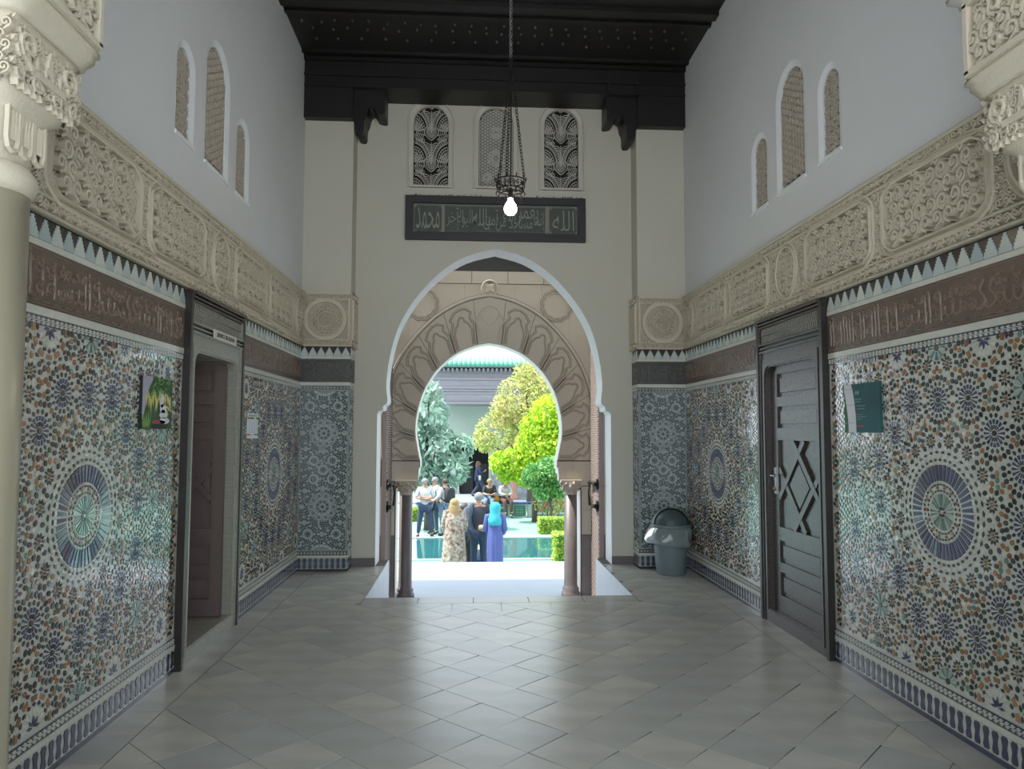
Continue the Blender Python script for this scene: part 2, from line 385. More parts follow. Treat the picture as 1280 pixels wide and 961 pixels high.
def make_side_wall(side):
    X0 = XL if side == 'L' else XR; yo = 5.65; m = frame(side, (X0, yo, 0)); sg = 1 if side == 'L' else -1
    out = [(-3.35, -.2), (3.55, -.2), (3.55, 6.4), (-3.35, 6.4)]
    if side == 'R': out = [(-3.55, -.2), (3.35, -.2), (3.35, 6.4), (-3.55, 6.4)]
    holes = [[(-.55, .01), (.55, .01), (.55, 2.46), (-.55, 2.46)]]
    for yc, w_, z0, zs, ri, kd in WIN: holes.append(arch((yc-yo)*sg, w_, z0, zs, ri))
    wl = MB().plate(out, holes, -.4, 0).build('wall_left' if side == 'L' else 'wall_right', 'plaster', None, m, kind='structure')
    wl['label'] = 'white plaster side wall with mosaic dado and three grilles, %s' % ('holding the open doorway' if side == 'L' else 'holding the closed panelled door')
    for i, (yc, w_, z0, zs, ri, kd) in enumerate(WIN):
        u = (yc-yo)*sg; n = i+1 if side == 'L' else i+4
        wi = obj('window_%d' % n, None, None, m @ T(u, 0, 0), 'structure', '%s grille window in the plaster above the %s' % (('narrow arched scrollwork', 'tall middle lattice', 'small arched scrollwork')[i]+(' (column side)', '', ' (pier side)')[i].replace('(', '').replace(')', ''), 'open doorway' if side == 'L' else 'closed panelled door'))
        e = .05
        fa, fb = arch(0, w_, z0, zs, ri), arch(0, w_-2*e, z0+e, zs, ri-e); nn = len(fa)
        MB().add([(x, y_, 0) for x, y_ in fa]+[(x, y_, -.014) for x, y_ in fb]+[(x, y_, -.09) for x, y_ in fb], [(i, (i+1) % nn, nn+(i+1) % nn, nn+i) for i in range(nn)]+[(nn+i, nn+(i+1) % nn, 2*nn+(i+1) % nn, 2*nn+i) for i in range(nn)]).build('window_frame', 'paint_white', wi)
        MB().prism([(-w_/2, z0-.004), (w_/2, z0-.004), (w_/2, z0+.02), (-w_/2, z0+.02)], -.06, .012).build('window_sill', 'paint_white', wi)
        q = e+.008; g = grille_scroll(w_-2*q, z0+q, zs, ri-q) if kd == 'scroll' else grille_lattice(w_-2*q, z0+q, zs, ri-q)
        g.build('grille', 'grille_warm', wi, T(0, 0, -.034))
        MB().plate(arch(0, w_, z0, zs, ri), [], -.09, -.07).build('backing', 'void', wi)
    return wl
WL = make_side_wall('L'); WR = make_side_wall('R')

# ------------------------------------------------------------------ end wall with the great horseshoe arch
half = smooth([(1.416, 1.80), (1.395, 1.835), (1.35, 1.85), (1.345, 1.895), (1.305, 1.93), (1.298, 1.99), (1.312, 2.16), (1.28, 2.46), (1.18, 2.84), (.985, 3.19), (.69, 3.52), (.36, 3.735), (0, 3.835)], 4)
def bigarch(e=0): return [(XC-1.416+e, LOW-.2), (XC+1.416-e, LOW-.2)]+[(XC+max(0, x-e*.9), z-(e if z > 2.2 else 0)) for x, z in half]+[(XC-max(0, x-e*.9), z-(e if z > 2.2 else 0)) for x, z in half[::-1][1:]]
mE = frame('E', (0, YW, 0)); EW = [(-.495, 'fan'), (.311, 'mesh'), (1.128, 'fan')]
holes = [bigarch()]+[arch(x, .53, 4.58, 5.42, .265) for x, _ in EW]
we = MB().plate([(XL, LOW-.4), (XR, LOW-.4), (XR, 6.4), (XL, 6.4)], holes, -.4, 0, 0, 1).build('wall_end', ['plaster_warm', 'paint_white'], None, mE, kind='structure')
we['label'] = 'warm grey plaster end wall pierced by the tall white-edged horseshoe arch'
for i, (x, kd) in enumerate(EW):
    wi = obj('window_%d' % (7+i), None, None, mE @ T(x, 0, 0), 'structure', 'round-headed window with pierced %s stucco grille above the calligraphy panel' % ('palm leaf' if kd == 'fan' else 'honeycomb'), group='end wall grille windows')
    MB().plate(arch(0, .53, 4.58, 5.42, .265), [arch(0, .43, 4.61, 5.42, .215)], -.09, -.03).build('window_frame', 'plaster_warm', wi)
    MB().mould(arch(0, .56, 4.575, 5.42, .28)[1:]+[(-.28, 4.575)], [(-.012, 0), (-.006, .012), (.006, .012), (.012, 0)]).build('window_rim', 'plaster_warm', wi)
    MB().prism([(-.25, 4.588), (.25, 4.588), (.25, 4.612), (-.25, 4.612)], -.06, .015).build('window_sill', 'plaster_warm', wi)
    if kd == 'fan': g = grille_fan(.43, 4.61, 5.42, .215)
    else:
        g = grille_lattice(.43, 4.61, 5.42, .215, .034, .0095)
        ins = lambda u, v: inarch(u, v, 0, .43, 4.61, 5.42, .215, .003)
        rose(g, 0, 5.0, .10, ins); rose(g, 0, 5.33, .07, ins); rose(g, -.11, 4.75, .06, ins); rose(g, .11, 4.75, .06, ins)
    g.build('grille', 'grille', wi, T(0, 0, -.085))
    MB().plate(arch(0, .53, 4.58, 5.42, .265), [], -.22, -.2).build('backing', 'void', wi)
PX0, PX1 = XL+.567, XR-.58                              # inner faces of the two corner piers
for x0, x1, n in ((XL, PX0, 'wall_pier_left'), (PX1, XR, 'wall_pier_right')):
    MB().box(x0, x1, YP, YW, 0, 5.26).build(n, 'plaster_warm', None, None, kind='structure', label='plain plaster corner pier beside the horseshoe arch, on the side of the %s' % ('open doorway' if n[-1] == 't' and x0 < 0 else 'closed door'))
for x0, x1, n in ((PX0, XC-1.416, 'baseboard_left'), (XC+1.416, PX1, 'baseboard_right')):
    MB().box(x0, x1, YW-.018, YW, 0, .095).build(n, 'stone_dark', None, None, kind='structure', label='dark stone skirting of the end wall, on the side of the %s' % ('open doorway' if x0 < 0 else 'waste bin'))

# ------------------------------------------------------------------ ceiling, end beam and corbels
ce = MB().box(XL-.4, XR+.4, 2.3, 9.3, ZC, ZC+.3).build('ceiling', 'ceiling_wood', None, None, kind='structure', label='dark carved and painted wooden ceiling')
for y0, y1, h in ((7.18, 7.30, .05), (7.42, 7.47, .03), (8.22, 8.26, .035), (5.9, 6.02, .05), (4.6, 4.72, .05), (3.3, 3.42, .05)):
    MB().box(XL+.003, XR-.003, y0, y1, ZC-h, ZC-.001).build('batten', 'ceiling_wood', ce)
bm = MB(); bm.lathe([(.0, -.035), (.012, -.022), (.02, -.012), (.011, -.006), (.011, 0)], 6, smooth=False); bme = bm.mesh('boss', 'boss_paint')
for r, (yy, n, of) in enumerate(((7.62, 24, 0), (7.76, 23, .5), (7.95, 17, .3))):
    for i in range(n):
        obj('ceiling_boss', bme, ce, T(XL+.15+(i+of)*(XR-XL-.25)/n+random.uniform(-.02, .02), yy+random.uniform(-.03, .03), ZC-.001))
be = thing('trim_1', 'dark carved wooden beam with scalloped corbels along the top of the end wall', 'beam', T(XC, YW, 5.2), kind='structure')
W = XR-XC-.002
MB().box(-W, W, -.40, 0, .43, .78).build('beam', 'ceiling_wood', be)
for z0, z1, o in ((.735, .78, .05), (.56, .59, .03), (.43, .455, .02)): MB().box(-W, W, -.40-o, -.4, z0, z1).build('moulding', 'ceiling_wood', be)
prof = smooth([(0, .36), (0, .0), (.02, -.06), (.035, -.15), (.115, -.155), (.125, -.02), (.15, .04), (.17, .13), (.215, .16), (.25, .12), (.275, .085), (.36, .075), (.365, .16), (.365, .36)], 3)
for s in (-1, 1):
    x0 = (PX0-XC) if s < 0 else (PX1-XC)
    xs = sorted((x0, s*W))
    MB().box(xs[0], xs[1], -.40, 0, .06, .43).build('corner_block', 'ceiling_wood', be)
    b = MB(); b.prism([(s*-p[0], p[1]) for p in prof], 0, .34)
    b.build('corbel', 'ceiling_wood', be, T(x0, 0, .075) @ Matrix.Rotation(pi/2, 4, 'X'))
    for q in (0, .34): MB().box(*sorted((x0-s*q, x0-s*(q+.03))), -.42, -.4, .46, .73).build('fillet', 'ceiling_wood', be)

# ------------------------------------------------------------------ transverse arch on the entrance side (springs from the two columns)
aout = [(XL, 3.45), (XC-1.80, 3.45)]+[(XC-1.80*cos(pi*i/20), 3.75+1.80*sin(pi*i/20)) for i in range(21)]+[(XC+1.80, 3.45), (XR, 3.45), (XR, 6.4), (XL, 6.4)]
MB().prism(aout, 0, .45).build('wall_front', 'plaster', None, frame('E', (0, 2.84, 0)), kind='structure', label='white plaster transverse arch springing from the two columns')

# ------------------------------------------------------------------ eave over the stone portal
MB().box(-8, 9, 9.95, 11.05, 3.802, 4.1).build('trim_8', 'ceiling_wood', None, None, kind='structure', label='dark wooden eave above the stone portal')

# ------------------------------------------------------------------ zellige mosaic
NAVY, DARK, OCH, GRN, CRM, PAL = range(6)
ZM = ['z_navy', 'z_dark', 'z_ochre', 'z_green', 'z_cream', 'z_pale']
class Mosaic(MB):
    lim = None
    def piece(s, poly, c, h=.005):
        if s.lim:
            x0, x1, y0, y1 = s.lim
            if any(not (x0 <= p[0] <= x1 and y0 <= p[1] <= y1) for p in poly): return
        s.prism(poly, .0005, h, c, inset=.06, bottom=False)
    def ring(s, cx, cy, n, r0, r1, w0, w1, c, ph=0, wm=None):     # n petals from r0 to r1, widths as a share of the pitch
        for k in range(n):
            a = 2*pi*(k+ph)/n; q = pi/n
            rm = (r0+r1)/2; wx = (w0+w1)/2 if wm is None else wm
            pts = []
            for r, ww in ((r0, w0), (rm, wx), (r1, w1)):
                if ww <= .02: pts.append((r, 0))
                else: pts.append((r, ww*q))
            lo = [(r, d) for r, d in pts]; hi = [(r, -d) for r, d in pts[::-1] if d > 0]
            s.piece([(cx+r*cos(a+d), cy+r*sin(a+d)) for r, d in lo+hi], c[k % len(c)] if isinstance(c, (list, tuple)) else c)
    def disc(s, cx, cy, r, c, n=8): s.piece([(cx+r*cos(2*pi*k/n), cy+r*sin(2*pi*k/n)) for k in range(n)], c)
    def almond(s, cx, cy, a, l, w_, c):
        ca, sa = cos(a), sin(a)
        s.piece([(cx+ca*x*l-sa*y*w_, cy+sa*x*l+ca*y*w_) for x, y in ((-.5, 0), (-.22, -.46), (.22, -.46), (.5, 0), (.22, .46), (-.22, .46))], c)
def blue_rosette(m, x, y, n=16):
    m.disc(x, y, .015, DARK); m.ring(x, y, n, .021, .042, .25, .44, [NAVY, DARK])
    m.ring(x, y, n, .047, .070, .45, .56, NAVY); m.ring(x, y, n, .076, .101, .0, .2, DARK, .5, .56)
def ochre_flower(m, x, y, n=10, c=OCH):
    m.ring(x, y, 5, .002, .016, .2, .5, c); m.ring(x, y, n, .019, .043, .06, .0, DARK, 0, .72); m.ring(x, y, n, .036, .056, .0, .5, CRM, .5)
def green_rosette(m, x, y):
    m.disc(x, y, .018, DARK); m.ring(x, y, 16, .022, .07, .3, .72, [GRN, PAL]); m.ring(x, y, 16, .074, .095, .0, .0, DARK, .5, .7)
def blue_star(m, x, y):
    m.ring(x, y, 8, .006, .05, .4, .0, NAVY, 0, .75); m.ring(x, y, 16, .055, .085, .2, .6, CRM); m.ring(x, y, 16, .09, .112, .0, .0, DARK, 0, .7)
    m.ring(x, y, 12, .118, .142, .6, .6, OCH); m.ring(x, y, 20, .147, .168, .0, .0, DARK, 0, .7)
def field():
    m = Mosaic(); m.lim = (-1.185, 1.185, -.925, .925)
    C = [(0, 0, .345)]
    # the great medallion
    m.disc(0, 0, .010, CRM); m.ring(0, 0, 8, .012, .028, .3, .7, DARK); m.ring(0, 0, 24, .031, .098, .3, .68, [GRN, GRN, PAL]); m.ring(0, 0, 28, .101, .108, .7, .7, CRM)
    m.ring(0, 0, 28, .111, .121, .3, .7, DARK); m.ring(0, 0, 28, .124, .143, .0, .0, [OCH, CRM], 0, .75); m.ring(0, 0, 36, .145, .154, .6, .6, DARK); m.ring(0, 0, 40, .157, .165, .8, .8, CRM)
    m.ring(0, 0, 44, .169, .258, .66, .70, NAVY); m.ring(0, 0, 44, .262, .272, .7, .7, CRM); m.ring(0, 0, 44, .275, .293, .0, .0, DARK, 0, .68)
    m.ring(0, 0, 40, .296, .313, .0, .0, CRM, 0, .75); m.ring(0, 0, 40, .317, .334, .0, .0, DARK, .5, .66)
    for k in range(16):
        a = 2*pi*(k+.5)/16; x, y = .392*cos(a), .392*sin(a); ochre_flower(m, x, y); C.append((x, y, .055))
    B = [(0, .612), (0, -.612), (.242, .612), (-.242, .612), (.242, -.612), (-.242, -.612), (.42, .43), (-.42, .43), (.42, -.43), (-.42, -.43),
         (.597, .262), (-.597, .262), (.597, -.262), (-.597, -.262), (.597, 0), (-.597, 0)]
    for x, y in B: blue_rosette(m, x, y); C.append((x, y, .107))
    for sx in (-1, 1):
        for sy in (-1, 1):
            green_rosette(m, sx*.63, sy*.645); C.append((sx*.63, sy*.645, .095))
            for k in range(8):
                a = pi/8+k*pi/4; x, y = sx*.63+.135*cos(a), sy*.645+.135*sin(a)
                if all(hypot(x-p[0], y-p[1]) > p[2]+.04 for p in C[:33]): ochre_flower(m, x, y, 9, OCH); C.append((x, y, .054))
            blue_star(m, sx*.37, sy*.90); C.append((sx*.37, sy*.9, .168))
            blue_rosette(m, sx*.90, sy*.20); C.append((sx*.9, sy*.2, .107)); green_rosette(m, sx*.90, sy*.44); C.append((sx*.9, sy*.44, .095))
            blue_star(m, sx*.97, sy*.80); C.append((sx*.97, sy*.8, .168))
        green_rosette(m, 0, sx*.90); C.append((0, sx*.9, .095))
        ochre_flower(m, .088, sx*.805); ochre_flower(m, -.088, sx*.805); C += [(.088, sx*.805, .055), (-.088, sx*.805, .055)]
        green_rosette(m, sx*.80, 0); C.append((sx*.8, 0, .095))
    # infill: rings of small almonds around every rosette, out to where the next one begins
    sp = .031; grid = {}; pts = []
    def free(x, y, dd):
        gx, gy = int(x//sp), int(y//sp)
        for i in range(gx-2, gx+3):
            for j in range(gy-2, gy+3):
                for q in grid.get((i, j), ()):
                    if (q[0]-x)**2+(q[1]-y)**2 < dd*dd: return False
        return True
    cols = [[DARK, DARK, DARK, OCH], [OCH, CRM, OCH, GRN], [DARK, GRN, DARK, DARK], [OCH, DARK, OCH, DARK]]
    for ring in range(7):
        for ci, (cx, cy, R) in enumerate(C):
            r = R+.018+ring*.029; n = max(6, int(round(2*pi*r/.034/4))*4)
            for k in range(n):
                a = 2*pi*(k+(.5 if ring % 2 else 0))/n; x, y = cx+r*cos(a), cy+r*sin(a)
                if abs(x) > 1.17 or abs(y) > .915: continue
                if any(hypot(x-p[0], y-p[1]) < p[2]+.012 for p in C): continue
                if not free(x, y, .0285): continue
                grid.setdefault((int(x//sp), int(y//sp)), []).append((x, y))
                m.almond(x, y, a+(pi/2 if ring % 2 else 0), .034, .0262, cols[ring % 4][k % 4])
    return m.mesh('mosaic_field', ZM)
def pier_field(w_, h_):
    m = Mosaic(); m.lim = (-w_/2+.004, w_/2-.004, -h_/2+.004, h_/2-.004); C = []
    def big(x, y):
        m.disc(x, y, .016, 1); m.ring(x, y, 8, .022, .04, .4, .6, 0); m.ring(x, y, 8, .046, .07, 0, 0, 1, .5, .7); m.ring(x, y, 16, .08, .098, .6, .6, 0)
        for k in range(10):
            a = 2*pi*k/10; m.ring(x+.125*cos(a), y+.125*sin(a), 6, .008, .02, .4, .6, 1); m.ring(x+.125*cos(a), y+.125*sin(a), 8, .023, .034, .8, .8, 0)
        C.append((x, y, .165))
    def small(x, y):
        m.disc(x, y, .014, 1); m.ring(x, y, 8, .018, .036, .5, .3, 1); m.ring(x, y, 10, .040, .056, .85, .85, 0); C.append((x, y, .06))
    def dot(x, y): m.ring(x, y, 6, .0, .026, .2, .7, 0); C.append((x, y, .028))
    for y in (.42, -.42): big(0, y); dot(.2, y+.18); dot(-.2, y+.18); dot(.2, y-.18); dot(-.2, y-.18); dot(.235, y); dot(-.235, y)
    for s in (-1, 1):
        m.ring(0, s*1.02, 20, .15, .17, .8, .8, 0); m.ring(0, s*1.02, 16, .10, .12, .7, .7, 0); m.ring(0, s*1.02, 16, .06, .085, .0, .0, 1, 0, .7); C.append((0, s*1.02, .175))
        for q in (-1, 1): small(q*.16, s*.73); small(q*.105, s*.105)
        dot(0, s*.73); dot(0, s*.21)
    small(0, 0)
    sp = .026; grid = {}
    for ring in range(9):
        for cx, cy, R in C:
            r = R+.014+ring*.0235; n = max(6, int(round(2*pi*r/.027/2))*2)
            for k in range(n):
                a = 2*pi*(k+.5*(ring % 2))/n; x, y = cx+r*cos(a), cy+r*sin(a)
                if abs(x) > w_/2-.012 or abs(y) > h_/2-.012 or any(hypot(x-p[0], y-p[1]) < p[2]+.008 for p in C): continue
                gx, gy = int(x//sp), int(y//sp)
                if any((q[0]-x)**2+(q[1]-y)**2 < .0233**2 for i in range(gx-1, gx+2) for j in range(gy-1, gy+2) for q in grid.get((i, j), ())): continue
                grid.setdefault((gx, gy), []).append((x, y)); m.almond(x, y, a, .0235, .021, 1 if (k+ring) % 5 else 0)
    return m.mesh('mosaic_field', ['zp_white', 'zp_dark'])

# ------------------------------------------------------------------ dado bands (local: x along, y = height, z out)
FIELD = field()
mer = []
for k in range(5): mer += [(-.043+.0085*k, .018+k*.0165), (-.043+.0085*k, .018+(k+1)*.0165)]
mer = [(-.046, 0), (-.046, .018)]+mer+[(-x, y) for x, y in mer[::-1]]+[(.046, .018), (.046, 0)]
MER = {c: (lambda b: b.mesh('merlon', c))(MB().prism(mer, 0, .006, inset=.02)) for c in ('merlon_white', 'merlon_blue')}
bone = []
for k in range(9):
    t = k/8; bone.append((.0135+.0085*abs(cos(pi*t))**1.4-(.009 if k in (0, 8) else 0), .108*t-.054))
bone = bone+[(-x, y) for x, y in bone[::-1]]
BONE = MB().prism(bone, 0, .005, inset=.03).mesh('baluster_tile', 'z_navy')
SEG = (lambda m: (m.ring(0, 0, 8, 0, .0165, .2, .45, 4), m)[1])(Mosaic()).mesh('star_tile', ZM)
def relief_band(L, h, seed, sparse=1.0):             # carved calligraphic-looking relief on the glazed band
    r = random.Random(seed); b = MB(); u = -L/2+.04
    while u < L/2-.05:
        k = r.random(); s = h*.9
        if k < .34:
            x = u; hh = r.uniform(.55, .78)*s
            b.ribbon([(x+.004*sin(t), -.36*s+hh*t/6) for t in range(7)], .016, .006, taper=[.7, 1, 1, 1, 1, 1.2, .6]); leaf(b, x, -.36*s+hh, 2.2, .03, .02, .006); u += .038
        elif k < .6:
            b.ribbon(arc(u+.03, -.08*s, .034, pi*.95, 2.15*pi, 10, .05), .015, .006); leaf(b, u+.03, .13*s, r.uniform(0, 3), .045, .026, .006); u += .062
        elif k < .82:
            b.ribbon(spiral(u+.03, -.18*s, .036, 1.4, r.uniform(0, 6), r.choice((1, -1)), 12), .013, .006); b.ribbon(spiral(u+.02, .2*s, .03, 1.3, r.uniform(0, 6), r.choice((1, -1)), 12), .012, .006); u += .058
        else:
            b.ribbon(smooth([(u-.02, -.2*s), (u+.03, -.3*s), (u+.07, -.12*s), (u+.03, .1*s), (u+.06, .32*s)], 4), .017, .006, taper=None); u += .07
        if r.random() < .75: leaf(b, u-.02+r.uniform(-.02, .02), r.uniform(.18, .36)*s, r.uniform(0, 6), .03, .02, .005)
        for _ in range(2): b.ribbon(spiral(u+r.uniform(-.03, .03), r.uniform(-.35, .38)*s, .016, 1.2, r.uniform(0, 6), r.choice((1, -1)), 8), .007, .0045)
        if r.random() < .7: b.ribbon(spiral(u, r.uniform(-.1, .3)*s, .018, 1.2, r.uniform(0, 6), 1, 8), .008, .004)
    for y_, w_ in ((-.455*h, .006), (.455*h, .006)): b.ribbon([(-L/2, y_), (0, y_), (L/2, y_)], w_, .006)
    n = int(L/.09)
    for k in range(n):
        x = -L/2+(k+.5)*L/n; b.ribbon([(x-.035, -.41*h), (x-.01, -.41*h), (x+.02, -.41*h)], .009, .005)
    return b
BANDS = {}
def dado(parent, M, u0, u1, fieldmesh, fmat, pier=False, near=False, merl=True, bones=True):
    L = u1-u0; uc = (u0+u1)/2; e = .004
    def strip(name, z0, z1, t, mt): return MB().box(u0, u1, z0, z1, 0, t).build(name, mt, parent, M)
    strip('base_strip', .0, .026, .012, 'strip_dark' if pier else 'z_navy'); strip('base_panel', .026, .152, .006, 'zp_plate' if pier else 'z_plate')
    strip('white_strip', .154, .18, .012, 'strip_white'); strip('star_band', .182, .226, .006, 'zp_dark' if pier else 'z_navy')
    strip('mosaic_ground', .228, 2.072, .003, fmat); strip('star_band', 2.075, 2.118, .006, 'zp_dark' if pier else 'z_navy')
    strip('white_strip', 2.12, 2.158, .012, 'strip_white'); strip('inscription_ground', 2.16, 2.428, .008, 'grey_tile' if pier else 'brown_tile')
    strip('white_strip', 2.43, 2.46, .012, 'strip_white'); strip('merlon_ground', 2.462, 2.572, .006, 'strip_dark')
    n = int(L/.063)
    for k in range(n): obj('baluster_tile', BONE, parent, M @ T(u0+(k+.5)*L/n, .089, .006))
    nm = max(1, round(L/.098))
    for k in range(nm): obj('merlon', MER['merlon_blue' if (k % 2 and not pier) else 'merlon_white'], parent, M @ T(u0+(k+.5)*L/nm, 2.462, .006))
    ns = int(L/.037); s = Mosaic()
    for z in (.204, 2.097):
        for k in range(ns): s.ring(u0+(k+.5)*L/ns, z, 8, 0, .0168, .25, .5, 4)
    for k in range(n+1):                                        # small white beads above and below the balusters
        for z in (.037, .143): s.ring(min(u1-.01, max(u0+.01, u0+k*L/n)), z, 6, 0, .009, .3, .6, 4)
    s.build('star_inlay', ['z_navy', 'z_dark', 'z_ochre', 'z_green', 'strip_white', 'z_pale'], parent, M @ T(0, 0, .0055), kind='stuff')
    key = round(L, 2)
    if key not in BANDS: BANDS[key] = relief_band(L-.01, .268, len(BANDS)+3).mesh('inscription_relief', 'grey_relief' if pier else 'brown_relief')
    obj('inscription_relief', BANDS[key], parent, M @ T(uc, 2.294, .008))
    if fieldmesh: obj('mosaic_field', fieldmesh, parent, M @ T(0 if not pier else uc, 1.15 if pier else 1.165, .003), kind='stuff')
I4 = Matrix.Identity(4)
for wall, side in ((WL, 1), (WR, -1)):
    for yc, y0, y1 in ((3.85, 2.65, 5.05), (7.45, 6.25, YP)):
        a, c = sorted(((y0-yc)*side, (y1-yc)*side)); dado(wall, T((yc-5.65)*side, 0, 0), a, c, FIELD, 'z_plate')
PIER = {}
pobj = {o.name: o for o in COL.objects}
PF = pier_field(.555, 1.84); PS = pier_field(.28, 1.84)
for x0, x1, nm in ((XL, PX0, 'wall_pier_left'), (PX1, XR, 'wall_pier_right')):
    P_ = pobj[nm]; dado(P_, frame('E', ((x0+x1)/2, YP, 0)), -(x1-x0)/2, (x1-x0)/2, PF, 'zp_plate', pier=True)
    if x0 < 0: dado(P_, frame('L', (x1, (YP+YW)/2, 0)), -.15, .15, PS, 'zp_plate', pier=True)
    else: dado(P_, frame('R', (x0, (YP+YW)/2, 0)), -.15, .15, PS, 'zp_plate', pier=True)

# ------------------------------------------------------------------ carved stucco frieze
def rrect(L, h, r, n=6, lobes=0):
    p = []
    for cx, cy, a0 in ((L/2-r, h/2-r, 0), (-L/2+r, h/2-r, pi/2), (-L/2+r, -h/2+r, pi), (L/2-r, -h/2+r, 3*pi/2)):
        for i in range(n+1):
            a = a0+pi/2*i/n; rr = r*(1+(.07*abs(sin(3*a)) if lobes else 0)); p.append((cx+rr*cos(a), cy+rr*sin(a)))
    return p
def scroll_fill(b, inside, x0, x1, y0, y1, s, h=.02, d=0):
    r = 0; y_ = y0+s*.5
    while y_ < y1:
        x = x0+(s*.5 if r % 2 else 0); k = 0
        while x < x1+s:
            if inside(x, y_):
                hd = 1 if (k+r) % 2 else -1
                b.ribbon(spiral(x, y_, s*.46, 1.35, -pi/2, hd, 12, .25), s*.17, h, d, flat=.82)
                leaf(b, x+hd*s*.42, y_+s*.35, pi/2-hd*.7, s*.5, s*.24, h*.9, d)
                leaf(b, x, y_+s*.52, hd*.5, s*.34, s*.18, h*.8, d)
            x += s; k += 1
        y_ += s*.86; r += 1
FH = 3.205-2.574
def frieze(name, M, u0, u1, items, label):
    L = u1-u0; uc = (u0+u1)/2
    fr = thing(name, label, 'frieze', M, kind='structure')
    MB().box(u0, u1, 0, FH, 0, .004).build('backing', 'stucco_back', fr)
    for y_, w_, h in ((.008, .016, .05), (.088, .016, .045), (.545, .022, .045), (FH-.012, .024, .06)):
        MB().mould([(u0, y_), (u1, y_)], [(-w_/2, .02), (-w_/2, h*.8), (0, h), (w_/2, h*.8), (w_/2, .02)]).build('moulding', 'stucco', fr)
    s = MB(); ins = lambda x, y_: u0+.02 < x < u1-.02
    scroll_fill(s, ins, u0, u1, .024, .075, .052, .036, .004); scroll_fill(s, ins, u0, u1, .565, .60, .05, .036, .004)
    def outside(x, y_):
        if not (u0+.02 < x < u1-.02): return False
        for c, l, sh in items:
            if abs(x-c) < l/2+.01 and (sh == 'long' or hypot((x-c)/(l/2+.01), (y_-.317)/.235) < 1):
                dx = max(0, abs(x-c)-(l/2-.14)); dy = max(0, abs(y_-.317)-(.22-.14))
                if sh != 'long' or hypot(dx, dy) < .145: return False
        return True
    scroll_fill(s, outside, u0, u1, .10, .535, .05, .036, .004)
    s.build('border_scrolls', 'stucco', fr, kind='stuff')
    for c, l, sh in items:
        ca = obj('cartouche', CART[(round(l, 2), sh)][0], fr, T(c, .317, .004)); obj('arabesque', CART[(round(l, 2), sh)][1], ca)
    return fr
CART = {}
def cart(l, sh, s):
    b = MB(); h = .425
    P = [(-.028, 0), (-.028, .036), (-.016, .042), (-.010, .022), (.006, .022), (.012, .05), (.024, .046), (.028, 0)]
    path = rrect(l-.05, h, .13, 8, 1) if sh == 'long' else [( (l/2-.025)*cos(2*pi*i/40), h/2*sin(2*pi*i/40)) for i in range(40)]
    b.mould(path, P, True)
    a = MB(); H2, W2 = h/2-.035, l/2-.06
    def ins(x, y_):
        if sh != 'long': return hypot(x/(W2-.01), y_/H2) < .93
        dx = max(0, abs(x)-(W2-.10)); dy = max(0, abs(y_)-(H2-.10)); return hypot(dx, dy) < .09
    scroll_fill(a, ins, -W2, W2, -H2, H2, s, .05)
    scroll_fill(a, ins, -W2+s*.5, W2, -H2+s*.43, H2, s*.5, .022)
    CART[(round(l, 2), sh)] = (b.mesh('cartouche', 'stucco'), a.mesh('arabesque', 'stucco'))
cart(.98, 'long', .1); cart(.96, 'long', .08); cart(.42, 'oval', .055)
items = lambda sg: [(0*sg, .42, 'oval'), (.80*sg, .96, 'long'), (-.80*sg, .96, 'long'), (1.84*sg, .98, 'long'), (-1.84*sg, .98, 'long'), (2.61*sg, .42, 'oval'), (-2.61*sg, .42, 'oval')]
frieze('trim_2', frame('L', (XL, 5.65, 2.574)), -2.82, YP-5.65, items(1), 'carved cream stucco frieze of cartouches above the open doorway')
frieze('trim_3', frame('R', (XR, 5.65, 2.574)), -(YP-5.65), 2.82, items(-1), 'carved cream stucco frieze of cartouches above the closed panelled door')
